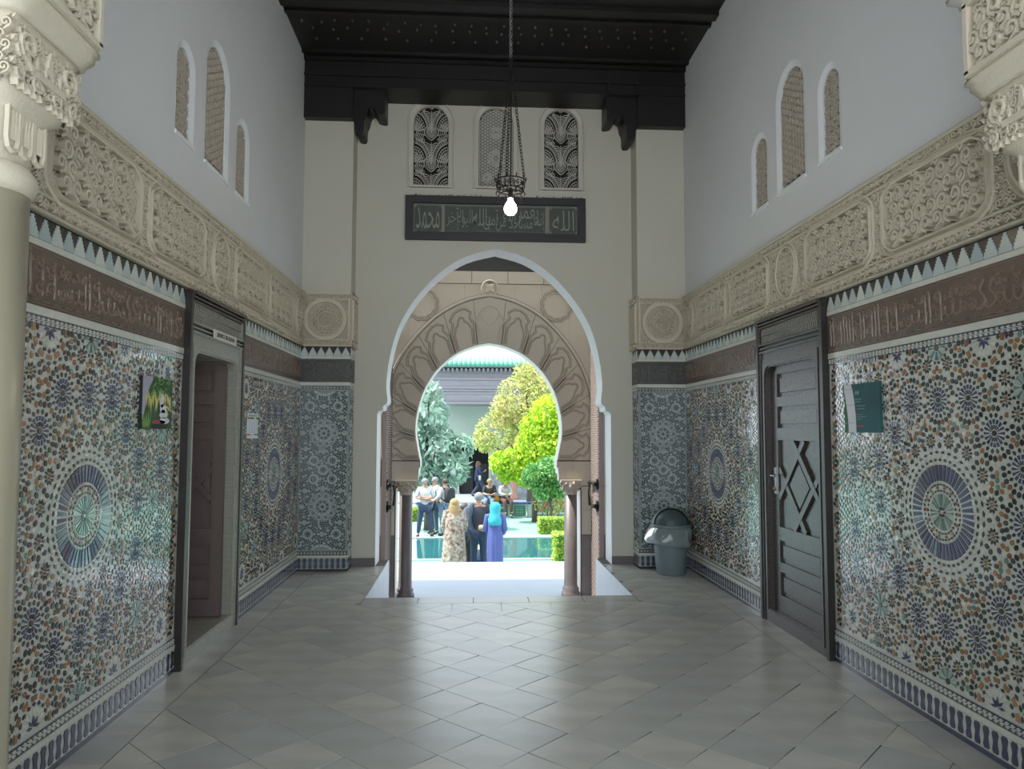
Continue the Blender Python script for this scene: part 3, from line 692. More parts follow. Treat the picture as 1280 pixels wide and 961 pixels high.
def pier_frieze(name, M, w_, label, star=True):
    fr = thing(name, label, 'frieze', M, kind='structure')
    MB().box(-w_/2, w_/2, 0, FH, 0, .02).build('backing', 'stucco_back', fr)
    b = MB(); c = .315; 
    for y_, t in ((.008, .016), (.075, .012), (.55, .014), (FH-.012, .024)): b.mould([(-w_/2, y_), (w_/2, y_)], [(-t/2, .02), (-t/2, .042), (t/2, .042), (t/2, .02)])
    for x in (-w_/2+.012, w_/2-.012): b.mould([(x, .075), (x, .55)], [(-.012, .02), (-.012, .04), (.012, .04), (.012, .02)])
    b.build('moulding', 'stucco', fr)
    s = MB(); R = .225
    scroll_fill(s, lambda x, y_: abs(x) < w_/2-.03, -w_/2, w_/2, .02, .065, .048, .018, .02); scroll_fill(s, lambda x, y_: abs(x) < w_/2-.03, -w_/2, w_/2, .565, .60, .048, .018, .02)
    if star:
        scroll_fill(s, lambda x, y_: hypot(x, y_-c) > R+.03 and abs(x) < w_/2-.035, -w_/2, w_/2, .09, .54, .04, .018, .02)
        scroll_fill(s, lambda x, y_: .135 < hypot(x, y_-c) < R-.055, -R, R, c-R, c+R, .036, .014, .02)
        scroll_fill(s, lambda x, y_: hypot(x, y_-c) < .075, -R, R, c-R, c+R, .03, .016, .02)
        r_ = MB(); r_.mould(arc(0, c, R, 0, 2*pi*39/40, 39), [(-.026, .02), (-.022, .045), (.022, .045), (.026, .02)], True); r_.build('ring_moulding', 'stucco', fr)
        for k in range(2):
            q = [(.155*cos(pi/4+k*pi/4+i*pi/2), c+.155*sin(pi/4+k*pi/4+i*pi/2)) for i in range(4)]
            pts = [(q[i][0]+(q[(i+1) % 4][0]-q[i][0])*t/4, q[i][1]+(q[(i+1) % 4][1]-q[i][1])*t/4) for i in range(4) for t in range(4)]
            MB().mould(pts, [(-.009, .02), (-.007, .044), (.007, .044), (.009, .02)], True).build('star_moulding', 'stucco', fr)
        MB().mould(arc(0, c, .088, 0, 2*pi*23/24, 23), [(-.008, .02), (-.006, .04), (.006, .04), (.008, .02)], True).build('ring_moulding', 'stucco', fr)
    else: scroll_fill(s, lambda x, y_: abs(x) < w_/2-.03, -w_/2, w_/2, .09, .54, .05, .018, .02)
    s.build('arabesque', 'stucco', fr, kind='stuff')
pier_frieze('trim_4', frame('E', ((XL+PX0)/2, YP, 2.574)), PX0-XL, 'square stucco star medallion on the pier next to the open doorway')
pier_frieze('trim_5', frame('E', ((XR+PX1)/2, YP, 2.574)), XR-PX1, 'square stucco star medallion on the pier above the waste bin')
pier_frieze('trim_6', frame('L', (PX0, (YP+YW)/2, 2.574)), .3, 'narrow stucco scrollwork on the inner side of the pier next to the open doorway', False)
pier_frieze('trim_7', frame('R', (PX1, (YP+YW)/2, 2.574)), .3, 'narrow stucco scrollwork on the inner side of the pier above the waste bin', False)

# ------------------------------------------------------------------ doors in the side walls
def text_mesh(s, size, mt, ext=.0015, align='CENTER', off=0):
    cu = bpy.data.curves.new('lettering', 'FONT'); cu.body = s; cu.size = size; cu.extrude = ext; cu.align_x = align; cu.align_y = 'CENTER'; cu.resolution_u = 4; cu.offset = off
    o = bpy.data.objects.new('lettering', cu); COL.objects.link(o)
    me = bpy.data.meshes.new_from_object(o.evaluated_get(bpy.context.evaluated_depsgraph_get()))
    bpy.data.objects.remove(o); bpy.data.curves.remove(cu); me.materials.clear(); me.materials.append(M_(mt)); return me
def bar(b, p, q, w_, d0, d1, mi=0):
    dx, dy = q[0]-p[0], q[1]-p[1]; l = hypot(dx, dy); nx, ny = -dy/l*w_/2, dx/l*w_/2
    b.prism([(p[0]+nx, p[1]+ny), (p[0]-nx, p[1]-ny), (q[0]-nx, q[1]-ny), (q[0]+nx, q[1]+ny)], d0, d1, mi)
def door_leaf(par, M, mt, name='door_leaf'):           # local x 0..-... hinge side at +x ; y = height
    lf = MB().box(-.485, .485, .115, 2.20, -.055, -.035).build(name, mt, par, M)
    def add(n, x0, x1, z0, z1, d0=-.036, d1=-.012): MB().prism([(x0, z0), (x1, z0), (x1, z1), (x0, z1)], d0, d1, inset=.0).build(n, mt, lf)
    add('stile', -.485, -.335, .115, 2.20); add('stile', .395, .485, .115, 2.20)
    for z0, z1 in ((.115, .25), (.44, .52), (.70, .81), (1.53, 1.63), (1.81, 1.89), (2.085, 2.20)): add('rail', -.335, .395, z0, z1)
    for z0, z1 in ((.25, .44), (.52, .70), (1.63, 1.81), (1.89, 2.085)):
        e = .035; MB().prism([(-.335+e, z0+e), (.395-e, z0+e), (.395-e, z1-e), (-.335+e, z1-e)], -.036, -.018, inset=.04).build('panel', mt, lf)
    c = (.03, 1.17); A = .245; B_ = .255
    for sx, sy in ((1, 1), (1, -1), (-1, 1), (-1, -1)):
        t = [c[0], c[1]+sy*B_]; s = [c[0]+sx*A, c[1]]; k = (s[1]-t[1])/(s[0]-t[0])
        xe = -.335 if sx > 0 else .395; e0 = (c[0]-sx*(1.53-1.17-B_)*A/B_, c[1]+sy*.36)     # run on past the apex
        x2 = .395 if sx > 0 else -.335; e1 = (x2, s[1]+k*(x2-s[0]))
        b = MB(); bar(b, e0, e1, .05, -.036, -.013+.0008*(sx+2*sy)); b.build('lattice_bar', mt, lf)
    q = .75; MB().prism([(c[0]+A*q, c[1]), (c[0], c[1]+B_*q), (c[0]-A*q, c[1]), (c[0], c[1]-B_*q)], -.036, -.02, inset=.08).build('panel', mt, lf)
    for s in (-1, 1):
        xe = .395 if s > 0 else -.335
        MB().prism([(xe-s*.015, 1.0), (xe-s*.015, 1.34), (c[0]+s*(A+.045), 1.17)], -.036, -.022, inset=.06).build('panel', mt, lf)
    return lf
def make_door(n, side):
    X0 = XL if side == 'L' else XR; M = frame(side, (X0, 5.65, 0))
    lab = 'open wooden doorway with lattice transom and lettered name plate' if side == 'L' else 'closed dark wooden door with lozenge panelling and lattice transom'
    d = obj('door_%d' % n, None, None, M, 'structure', lab)
    ft = 'wood_frame' if side == 'L' else 'wood_door'
    for s in (-1, 1):
        MB().box(*sorted((s*.60, s*.562)), 0, 2.565, -.05, .055).build('outer_post', 'wood_dark', d)
        MB().box(*sorted((s*.562, s*.535)), 0, 2.28, -.05, .045).build('casing_fillet', ft, d)
    hol = [(-.46, .11), (.46, .11), (.46, 2.03)]+[(.46-.10*(1-cos(a*pi/12)), 2.03+.12*sin(a*pi/12)) for a in range(1, 7)]+[(-.46+.10*(1-cos((6-a)*pi/12)), 2.03+.12*sin((6-a)*pi/12)) for a in range(0, 6)]+[(-.46, 2.03)]
    MB().plate([(-.55, .0), (.55, 0), (.55, 2.275), (-.55, 2.275)], [hol], -.36 if side == 'L' else -.03, .03).build('door_frame', ft, d)
    MB().plate([(-.50, .06), (.50, .06), (.50, 2.22), (-.50, 2.22)], [[(p[0]*1.035, p[1]+(.012 if p[1] > 1 else -.01)) for p in hol]], .03, .042).build('frame_moulding', ft, d)
    for z0, z1, t in ((2.275, 2.292, .05), (2.31, 2.322, .045), (2.34, 2.358, .052), (2.492, 2.506, .052), (2.516, 2.53, .062), (2.54, 2.566, .075)):
        MB().box(-.565, .565, z0, z1, -.05, t).build('cornice_moulding', ft if z0 < 2.4 else 'wood_door', d)
    MB().box(-.562, .562, 2.275, 2.565, -.06, .02).build('transom_back', 'wood_dark', d)
    for s in (-1, 1): MB().box(*sorted((s*.562, s*.54)), 2.358, 2.492, .02, .05).build('transom_stile', ft, d)
    n_ = 34
    sp2 = MB()
    for k in range(n_):
        x = -.53+1.06*(k+.5)/n_
        for z in (2.392, 2.457):
            sp2.tube([(x+o*.35, z+o, .034) for o in (-.03, -.018, -.008, 0, .008, .018, .03)], [.0025, .0055, .003, .0065, .003, .0055, .0025], 6)
    for z in (2.36, 2.424, 2.488): sp2.tube([(-.54, z, .034), (0, z, .034), (.54, z, .034)], .0035, 6)
    sp2.build('transom_screen', 'wood_frame', d)
    MB().box(-.55, .55, .0, .108, -.33 if side == 'L' else -.05, .035).build('threshold', ft, d)
    return d, M
D1, M1 = make_door(1, 'L'); D2, M2 = make_door(2, 'R')
np_ = MB().box(-.16, .36, 2.285, 2.352, .052, .058).build('name_plate', 'stone_pale', D1)
obj('lettering', text_mesh('SERVICE RELIGION', .048, 'wood_dark'), np_, T(.10, 2.318, .059))
door_leaf(D2, I4, 'wood_door')
hd = MB().box(-.415, -.375, 1.08, 1.30, -.012, -.004).build('handle_plate', 'chrome', D2)
MB().tube([(-.395, 1.235, -.004), (-.395, 1.235, .03), (-.375, 1.235, .04), (-.29, 1.23, .04)], .009, 8).build('handle_lever', 'chrome', hd)
MB().lathe([(.0, 0), (.016, .0), (.016, .012), (.006, .016), (0, .016)], 10).build('key_knob', 'brass', hd, T(-.395, 1.12, -.004))
# the open leaf swung back into the service room, and the room itself
mleaf = M1.inverted() @ frame('E', (XL-.03-.485, 6.03, 0)); door_leaf(D1, mleaf, 'wood_red')
rm = MB(); rx0, rx1, ry0, ry1 = XL-2.2, XL-.4, 4.6, 6.6
rm.box(rx0-.1, rx1, ry0, ry1, .0, .1).box(rx0-.1, rx1, ry0, ry1, 2.4, 2.5).box(rx0-.1, rx0, ry0, ry1, .1, 2.4).box(rx0, rx1, ry0-.1, ry0, 0, 2.5).box(rx0, rx1, ry1, ry1+.1, 0, 2.5)
rm.build('wall_service_room', 'tan_wall', None, None, kind='structure', label='tan plastered service room behind the open doorway')

# ------------------------------------------------------------------ columns with carved capitals at the entrance side
def make_column(side, label):
    cx = -1.73 if side < 0 else 2*XC+1.73
    c = thing('column', label, 'column', T(cx, 2.62, 0))
    MB().lathe([(.20, 0), (.20, .06), (.185, .08), (.195, .12), (.160, .16), (.160, .18), (.157, 1.2), (.150, 2.44)], 40).build('shaft', 'stone_pale_c', c)
    MB().lathe([(.152, 2.43), (.166, 2.45), (.175, 2.475), (.168, 2.505), (.155, 2.52), (.15, 2.53)], 40).build('necking', 'stucco', c)
    def sq(h, z, rd, n=40):                                         # rounded square ring
        o = []
        for j in range(n):
            a = 2*pi*j/n; ca, sa = cos(a), sin(a); e = 2/rd; k = (abs(ca)**rd+abs(sa)**rd)**(-1/rd); o.append((h*k*ca, h*k*sa, z))
        return o
    cap = MB().loft([sq(.142, 2.53, 2.2), sq(.145, 2.62, 2.6), sq(.155, 2.70, 3.2), sq(.20, 2.745, 4), sq(.195, 2.76, 6), sq(.20, 2.86, 9), sq(.205, 2.965, 12), sq(.225, 2.985, 12)]).build('capital', 'stucco', c)
    for f in range(4):
        R4 = RZ(f*pi/2); g = MB()
        for k in (-1, 0, 1):                                        # looped flutes of the lower bell
            x = k*.075
            g.mould([(x-.03, 2.735), (x-.032, 2.60), (x-.022, 2.57), (x, 2.56), (x+.022, 2.57), (x+.032, 2.60), (x+.03, 2.735)], [(-.008, 0), (-.005, .014), (.005, .014), (.008, 0)], False, 0, .143)
            for s in (-1, 1): g.mould([(x+s*.008, 2.70), (x+s*.008, 2.60)], [(-.004, 0), (0, .01), (.004, 0)], False, 0, .146)
        # acanthus and scrolls of the upper block
        u = MB()
        for s in (-1, 1):
            u.ribbon(spiral(s*.125, 2.905, .052, 1.6, -pi/2, s, 16, .4), .018, .03, .198); u.ribbon(spiral(s*.055, 2.80, .036, 1.4, pi/2, -s, 14, .3), .014, .026, .195); u.ribbon(spiral(s*.165, 2.80, .03, 1.4, pi/2, s, 14, .3), .013, .026, .195)
            for q in range(5): leaf(u, s*(.03+.035*q), 2.752, pi/2+s*(.15*q-.3), .06, .026, .024, .193)
            for q in range(4): leaf(u, s*(.02+.05*q), 2.85, pi/2-s*(.2*q-.2), .05, .022, .026, .198)
        leaf(u, 0, 2.86, pi/2, .09, .045, .03, .195)
        u.mould([(-.11, 2.835), (.11, 2.835)], [(-.02, 0), (-.014, .025), (.014, .025), (.02, 0)], False, 0, .197)
        scroll_fill(u, lambda x, y_: abs(x) < .2, -.2, .2, 2.77, 2.96, .044, .02, .197)
        Rt = R4 @ Matrix.Rotation(pi/2, 4, 'X')
        g.build('flutes', 'stucco', cap, Rt); u.build('acanthus', 'stucco', cap, Rt)
    MB().loft([sq(.235, 2.985, 12), sq(.24, 3.0, 12), sq(.26, 3.03, 14), sq(.262, 3.055, 14), sq(.27, 3.06, 20), sq(.27, 3.08, 20)]).build('abacus', 'stucco', c)
    im = MB().box(-.255, .255, -.22, .22, 3.08, 3.40).build('impost', 'stucco', c)
    for f, (hw, dd) in enumerate(((.255, .22), (.22, .255), (.255, .22), (.22, .255))):
        u = MB(); scroll_fill(u, lambda x, y_: abs(x) < hw-.04, -hw, hw, 3.11, 3.37, .085, .03); scroll_fill(u, lambda x, y_: abs(x) < hw-.04, -hw, hw, 3.13, 3.37, .055, .016)
        for y_ in (3.09, 3.39): u.mould([(-hw, y_), (hw, y_)], [(-.012, 0), (-.012, .035), (.012, .035), (.012, 0)])
        for x in (-hw+.012, hw-.012): u.mould([(x, 3.09), (x, 3.39)], [(-.012, 0), (-.012, .035), (.012, .035), (.012, 0)])
        u.build('carved_face', 'stucco', im, RZ(f*pi/2) @ Matrix.Rotation(pi/2, 4, 'X') @ T(0, 0, dd))
    MB().loft([sq(.28, 3.40, 16), sq(.28, 3.42, 16), sq(.31, 3.44, 18), sq(.315, 3.46, 18)]).build('cap_moulding', 'stone_pale', c)
    return c
mat('stone_pale_c', (.40, .355, .25), .3, namt=.3, nscale=3, col2=(.34, .30, .21))
make_column(-1, 'pale stone column with carved capital at the end of the wall with the open doorway')
make_column(1, 'pale stone column with carved capital at the end of the wall with the closed door')

# ------------------------------------------------------------------ framed calligraphy panel
FB = {'ا': (0xFE8D, 0xFE8E, 0, 0), 'آ': (0xFE81, 0xFE82, 0, 0), 'إ': (0xFE87, 0xFE88, 0, 0), 'ب': (0xFE8F, 0xFE90, 0xFE91, 0xFE92), 'ج': (0xFE9D, 0xFE9E, 0xFE9F, 0xFEA0), 'ح': (0xFEA1, 0xFEA2, 0xFEA3, 0xFEA4),
      'خ': (0xFEA5, 0xFEA6, 0xFEA7, 0xFEA8), 'د': (0xFEA9, 0xFEAA, 0, 0), 'ر': (0xFEAD, 0xFEAE, 0, 0), 'س': (0xFEB1, 0xFEB2, 0xFEB3, 0xFEB4), 'ع': (0xFEC9, 0xFECA, 0xFECB, 0xFECC), 'ل': (0xFEDD, 0xFEDE, 0xFEDF, 0xFEE0),
      'م': (0xFEE1, 0xFEE2, 0xFEE3, 0xFEE4), 'ن': (0xFEE5, 0xFEE6, 0xFEE7, 0xFEE8), 'ه': (0xFEE9, 0xFEEA, 0xFEEB, 0xFEEC), 'و': (0xFEED, 0xFEEE, 0, 0), 'ي': (0xFEF1, 0xFEF2, 0xFEF3, 0xFEF4)}
def shape_ar(s):                                                   # joined forms, written right to left
    o = []
    for i, ch in enumerate(s):
        pj = i > 0 and FB[s[i-1]][2] != 0; nj = i < len(s)-1 and FB[ch][2] != 0
        o.append(chr(FB[ch][3 if pj and nj else 1 if pj else 2 if nj else 0]))
    return ''.join(o[::-1])
mat('sign_wood', (.030, .028, .030), .5, namt=.3, nscale=6); mat('sign_ground', (.075, .085, .068), .55, namt=.5, nscale=14, col2=(.05, .058, .05))
mat('sign_letter', (.30, .30, .25), .5, namt=.3, nscale=20); mat('sign_strip', (.26, .23, .19), .6)
sg = thing('calligraphy_panel', 'dark framed panel of carved Arabic calligraphy above the horseshoe arch', 'sign', frame('E', (XC, YW-.001, 4.195)))
W2, H2 = 1.105, .27
MB().plate([(-W2, -H2), (W2, -H2), (W2, H2), (-W2, H2)], [[(-1.01, -.18), (1.01, -.18), (1.01, .18), (-1.01, .18)]], 0, .07).build('frame', 'sign_wood', sg)
r2 = random.Random(4)
for k in range(70):
    x = -W2+.03+r2.random()*2*(W2-.03); MB().box(x, x+.006, H2, H2+r2.uniform(.008, .03), .02, .05).build('bird_spike', 'iron', sg)
MB().box(-1.01, 1.01, -.18, .18, .0, .02).build('ground', 'sign_strip', sg)
def oct_(x0, x1, y, c): return [(x0+c, -y), (x1-c, -y), (x1-c, -y+c), (x1, -y+c), (x1, y-c), (x1-c, y-c), (x1-c, y), (x0+c, y), (x0+c, y-c), (x0, y-c), (x0, -y+c), (x0+c, -y+c)]
tabs = [(-1.0, -.665, .03), (-.625, .605, .0), (.66, 1.0, .03)]
for x0, x1, c in tabs:
    tb = MB().prism(oct_(x0, x1, .165, c) if c else [(x0, -.165), (x1, -.165), (x1, .165), (x0, .165)], .02, .03).build('tablet', 'sign_ground', sg)
    pth = [(x0+.012, -.155), (x1-.012, -.155), (x1-.012, .155), (x0+.012, .155)]
    MB().mould(pth, [(-.004, 0), (0, .006), (.004, 0)], True, 0, .03).build('border_line', 'sign_letter', tb)
for s, x0, x1, y0, y1 in (('محمد', -.975, -.69, -.135, .135), ('الله', .70, .965, -.13, .12), ('إنما', .47, .595, -.145, .11), ('يعمر', .27, .52, -.05, .13), ('مساجد', .16, .45, -.15, .05), ('الله', .09, .24, -.02, .135), ('من', .0, .12, -.145, .02),
                          ('آمن', -.15, .03, -.13, .12), ('بالله', -.28, -.07, -.14, .13), ('واليوم', -.47, -.24, -.15, .115), ('الآخر', -.605, -.40, -.10, .135)):
    me = text_mesh(shape_ar(s), .25, 'sign_letter', .003, off=-.0022); xs = [v.co.x for v in me.vertices]; ys = [v.co.y for v in me.vertices]
    kx, ky = (x1-x0)/(max(xs)-min(xs)), (y1-y0)/(max(ys)-min(ys))
    for v in me.vertices: v.co.x = x0+(v.co.x-min(xs))*kx; v.co.y = y0+(v.co.y-min(ys))*ky
    obj('calligraphy', me, sg, T(0, 0, .033))

# ------------------------------------------------------------------ hanging lamp on three chains
lp = thing('hanging_lamp', 'wrought-iron crown lamp with a bare lit bulb hanging on chains', 'lamp', T(XC+.003, 5.63, 3.30))
def chain(p, q, r=.011, wire=.0032, l=.034):
    P, Q = Vector(p), Vector(q); n = max(2, int((Q-P).length/(l*.78))); b = MB(); t = (Q-P).normalized(); a = t.orthogonal().normalized(); c = t.cross(a)
    for i in range(n):
        o = P+(Q-P)*((i+.5)/n); s = a if i % 2 else c
        b.tube([o+t*(l/2*cos(k*pi/4))+s*(r*sin(k*pi/4)) for k in range(8)], wire, 4, True)
    return b
chain((0, 0, ZC-3.30), (0, 0, 1.29), .013, .004, .042).build('main_chain', 'steel', lp)
MB().lathe([(.0, .03), (.035, .02), (.03, 0), (.01, -.02), (0, -.02)], 12).build('ceiling_rose', 'iron', lp, T(0, 0, ZC-3.31))
MB().tube([(.018*cos(k*pi/6), 0, 1.275+.018*sin(k*pi/6)) for k in range(12)], .005, 6, True).build('hook_ring', 'iron', lp)
RR = .118; ZR = .275
for k, a in enumerate((.25, 2.45, 4.4)): chain((0, 0, 1.26), (RR*cos(a), RR*sin(a), ZR)).build('chain', 'iron', lp)
b = MB()
for z, r in ((ZR, RR), (ZR-.075, RR*.88)): b.tube([(r*cos(k*pi/16), r*sin(k*pi/16), z) for k in range(32)], .0055, 5, True)
b.build('crown_ring', 'iron', lp)
b = MB()
for k in range(10):
    a0 = k*pi/5
    for s in (-1, 1):
        sp = spiral(s*.018, -.038, .017, 1.3, pi/2, s, 10, .5)
        b.tube([((RR*.95)*cos(a0+x/RR), (RR*.95)*sin(a0+x/RR), ZR+y_) for x, y_ in sp], .004, 4)
    b.tube([(RR*.86*cos(a0), RR*.86*sin(a0), ZR-.075), (RR*.97*cos(a0), RR*.97*sin(a0), ZR-.10), (RR*.9*cos(a0), RR*.9*sin(a0), ZR-.125)], [.004, .006, .002], 4)
    b.tube([(RR*cos(a0), RR*sin(a0), ZR), (RR*1.06*cos(a0), RR*1.06*sin(a0), ZR+.02), (RR*1.02*cos(a0), RR*1.02*sin(a0), ZR+.035)], [.005, .007, .002], 4)
b.build('crown_scrolls', 'iron', lp)
b = MB()
for a in (.25, 2.45, 4.4): b.tube([(0, 0, .20), (RR*.5*cos(a), RR*.5*sin(a), .205), (RR*.88*cos(a), RR*.88*sin(a), .2)], .005, 5)
b.tube([(0, 0, 1.26), (.004, .003, .8), (0, 0, .20)], .005, 6)
b.build('cable', 'iron', lp)
MB().lathe([(.0, .21), (.014, .21), (.018, .19), (.018, .125), (.0, .12)], 14).build('socket', 'iron', lp)
MB().lathe([(.0, .0), (.028, .006), (.046, .026), (.052, .052), (.045, .082), (.03, .103), (.021, .118), (.021, .135), (.0, .136)], 20).build('bulb', 'bulb_glass', lp)
pl = bpy.data.lights.new('bulb_light', 'POINT'); pl.energy = 5; pl.color = (1, .82, .58); pl.shadow_soft_size = .05
po = bpy.data.objects.new('bulb_light', pl); COL.objects.link(po); po.parent = lp; po.location = (0, 0, -.06)

# ------------------------------------------------------------------ posters and calendar
mat('print_green', (.05, .14, .04), .6, namt=.9, nscale=30, col2=(.012, .035, .012)); mat('print_lime', (.25, .42, .10), .6, namt=.5, nscale=50, col2=(.10, .22, .05)); mat('print_yellow', (.72, .66, .22), .6)
mat('print_white', (.78, .80, .84), .6, namt=.4, nscale=40, col2=(.45, .5, .6)); mat('print_dark', (.012, .02, .014), .6); mat('print_red', (.45, .07, .05), .6)
mat('print_lilac', (.46, .42, .55), .6); mat('print_teal', (.012, .075, .082), .6, namt=.5, nscale=3, col2=(.02, .16, .18)); mat('print_grey', (.22, .30, .31), .4); mat('print_leaf', (.03, .16, .05), .6)
p = thing('poster', 'framed photo poster of bamboo leaves and stacked white stones beside the open doorway', 'poster', frame('L', (XL+.008, 4.625, 1.765)))
w_, h_ = .215, .158
bd = MB().box(-w_, w_, -h_, h_, 0, .018).build('board', 'print_dark', p)
pr = MB(); z = .0185; r3 = random.Random(11)
def fl(b, pts, z, mi): b.prism(pts, z, z+.0004, mi)
fl(pr, [(-w_, -h_), (w_, -h_), (w_, h_), (-w_, h_)], z, 0)
fl(pr, smooth([(-w_, h_), (-.08, h_), (-.12, .10), (-.155, .04), (-.18, -.04), (-.2, -.09), (-w_, -.1)], 3)[::-1], z+.0006, 5)
def blade(x, y_, a, l, wd, mi, zz):
    c, s = cos(a), sin(a); fl(pr, [(x+c*t*l-s*q*wd, y_+s*t*l+c*q*wd) for t, q in ((0, 0), (.35, -.5), (1, 0), (.35, .5))], zz, mi)
for k in range(46): blade(r3.uniform(-.1, .19), r3.uniform(.03, .15), r3.uniform(2.4, 4.6), r3.uniform(.05, .11), .017, r3.choice((1, 1, 0, 6)), z+.001+k*.00001)
for k in range(26): blade(-.17+.37*k/26, .055+.02*sin(k), -pi/2+r3.uniform(-.5, .4), r3.uniform(.06, .11), .02, 2, z+.0018+k*.00001)
for k in range(16): blade(r3.uniform(-.2, -.12), -h_+.005, pi/2+r3.uniform(-.4, .5), r3.uniform(.06, .12), .014, 1, z+.0018+k*.00001)
for k in range(8): blade(r3.uniform(.13, .2), r3.uniform(-.12, .0), pi+r3.uniform(-.9, .6), .09, .013, 2, z+.0018+k*.00001)
for x, y_, a, c, mi in ((.06, .02, .03, .045, 3), (.075, -.03, .05, .03, 3), (.085, -.07, .062, .022, 3), (.10, -.105, .075, .022, 3), (.02, -.115, .10, .013, 4), (.03, -.14, .13, .016, 7), (.075, -.045, .03, .008, 7)):
    fl(pr, [(x+a*cos(t*pi/8), y_+c*sin(t*pi/8)) for t in range(16)], z+.0022, mi)
pr.build('print', ['print_green', 'print_lime', 'print_yellow', 'print_white', 'print_red', 'print_lilac', 'print_leaf', 'print_dark'], bd)
p = thing('poster', 'teal notice board with a curved white band beside the closed door', 'poster', frame('R', (XR-.008, 4.60, 1.757)))
bd = MB().box(-w_, w_, -h_-.003, h_+.003, 0, .015).build('board', 'print_teal', p)
pr = MB(); z = .0155
cv = smooth([(-.125, .16), (-.10, .10), (-.085, .03), (-.072, -.06), (-.07, -.16)], 5)
fl(pr, [(-w_, .16), (-w_, -.16)]+[(x-.115+.02*(i/len(cv)), y_) for i, (x, y_) in enumerate(cv)][::-1], z, 1)
fl(pr, [(max(-w_, x-.115+.02*(i/len(cv))), y_) for i, (x, y_) in enumerate(cv)]+cv[::-1], z+.0006, 0)
for y_ in (.125, .02, -.10): fl(pr, [(-.20, y_), (-.085, y_+.003), (-.085, y_+.0055), (-.20, y_+.0025)], z+.0012, 2)
fl(pr, [(-.06, -.125), (.03, -.122), (.03, -.112), (-.06, -.115)], z+.0012, 3)
for y_, x0, x1, t in ((.055, -.08, 0, .006), (.04, -.075, -.01, .005), (.012, -.06, .05, .004), (-.008, -.055, .04, .004), (-.045, -.06, .01, .004), (-.06, -.055, .05, .004), (-.075, -.055, -.01, .004)):
    x = x0
    while x < x1:
        l = r3.uniform(.008, .02); fl(pr, [(x, y_), (min(x1, x+l), y_), (min(x1, x+l), y_+t), (x, y_+t)], z+.001, 2); x += l+.004
for x in (-.075, -.055, -.04): fl(pr, [(x, .09), (x+.012, .09), (x+.012, .112), (x, .112)], z+.001, 2)
pr.build('print', ['paper_white', 'print_leaf', 'print_grey', 'print_red'], bd)
p = thing('wall_calendar', 'small white timetable sheet with coloured bars on the mosaic past the open doorway', 'calendar', frame('L', (XL+.008, 6.67, 1.64)))
bd = MB().box(-.16, .16, -.112, .112, 0, .004).build('sheet', 'paper_white', p); pr = MB()
for x0, x1, y0, y1, mi in ((-.16, -.06, .06, .078, 0), (-.06, .03, .06, .078, 2), (.03, .09, .06, .078, 1), (.09, .16, .06, .078, 2), (-.16, -.06, -.085, -.072, 0), (-.05, .04, -.085, -.072, 1), (.05, .16, -.085, -.072, 2), (-.13, .13, .084, .1, 3)): fl(pr, [(x0, y0), (x1, y0), (x1, y1), (x0, y1)], .0044, mi)
for r in range(9):
    for c in range(4): x = -.13+.075*c; y_ = .045-.013*r; fl(pr, [(x, y_), (x+.045, y_), (x+.045, y_+.004), (x, y_+.004)], .0044, 3)
pr.build('print', ['print_red', 'print_yellow', 'print_leaf', 'print_grey'], bd)
MB().tube([(-.09, .112, .003), (0, .118, .006), (.09, .112, .003)], .004, 5).build('hanger', 'chrome', p)

# ------------------------------------------------------------------ waste bin
bn = thing('waste_bin', 'grey plastic swing-lid waste bin with clear bag in the hall corner', 'bin', T(2.285, 8.2, 0) @ RZ(.25))
prof = [(.158, .0), (.163, .01), (.185, .28), (.205, .50), (.212, .51), (.212, .525), (.198, .525), (.175, .28), (.15, .02), (0, .02)]
MB().lathe(prof, 36).build('body', 'bin_grey', bn)
MB().lathe([(.218, .515), (.228, .518), (.228, .55), (.215, .56), (.0, .56)][:4]+[(.2, .552)], 36, cap=False).build('rim', 'bin_grey', bn)
dome = MB(); fl_ = MB(); n = 36
for i in range(9):
    for j in range(n):
        a0, a1 = i*pi/2/9, (i+1)*pi/2/9; t0, t1 = 2*pi*j/n, 2*pi*(j+1)/n
        P = lambda a, t, e=0: ((.213-e)*cos(a)*cos(t), (.213-e)*cos(a)*sin(t), .55+(.185-e)*sin(a))
        front = cos((t0+t1)/2-math.radians(248)) > .38 and i < 8
        (fl_ if front else dome).add([P(a0, t0, .012*front), P(a0, t1, .012*front), P(a1, t1, .012*front), P(a1, t0, .012*front)], [(0, 1, 2, 3)], 0, True)
dome.build('lid', 'bin_grey', bn); fl_.build('flap', 'bin_flap', bn)
mat('bag_film', (.30, .36, .37), .12, trans=.35, bump=.6, bscale=14, spec=.8)
bg_ = MB(); rings = []
for i, (z, sw) in enumerate(((.53, .0), (.50, .016), (.44, .035), (.38, .05), (.34, .045), (.325, .012))):
    rg = []
    for j in range(48):
        a = 2*pi*j/48; left = max(0, cos(a-math.radians(185))); r = .222-(.53-z)*.09+sw*(.45+1.6*left)+.010*sin(a*9+z*30)*(i > 0)
        rg.append((r*cos(a), r*sin(a), z+.02*sin(a*2+1)*(i > 2)))
    rings.append(rg)
bg_.loft(rings, cap=False); bg_.build('bag', 'bag_film', bn)

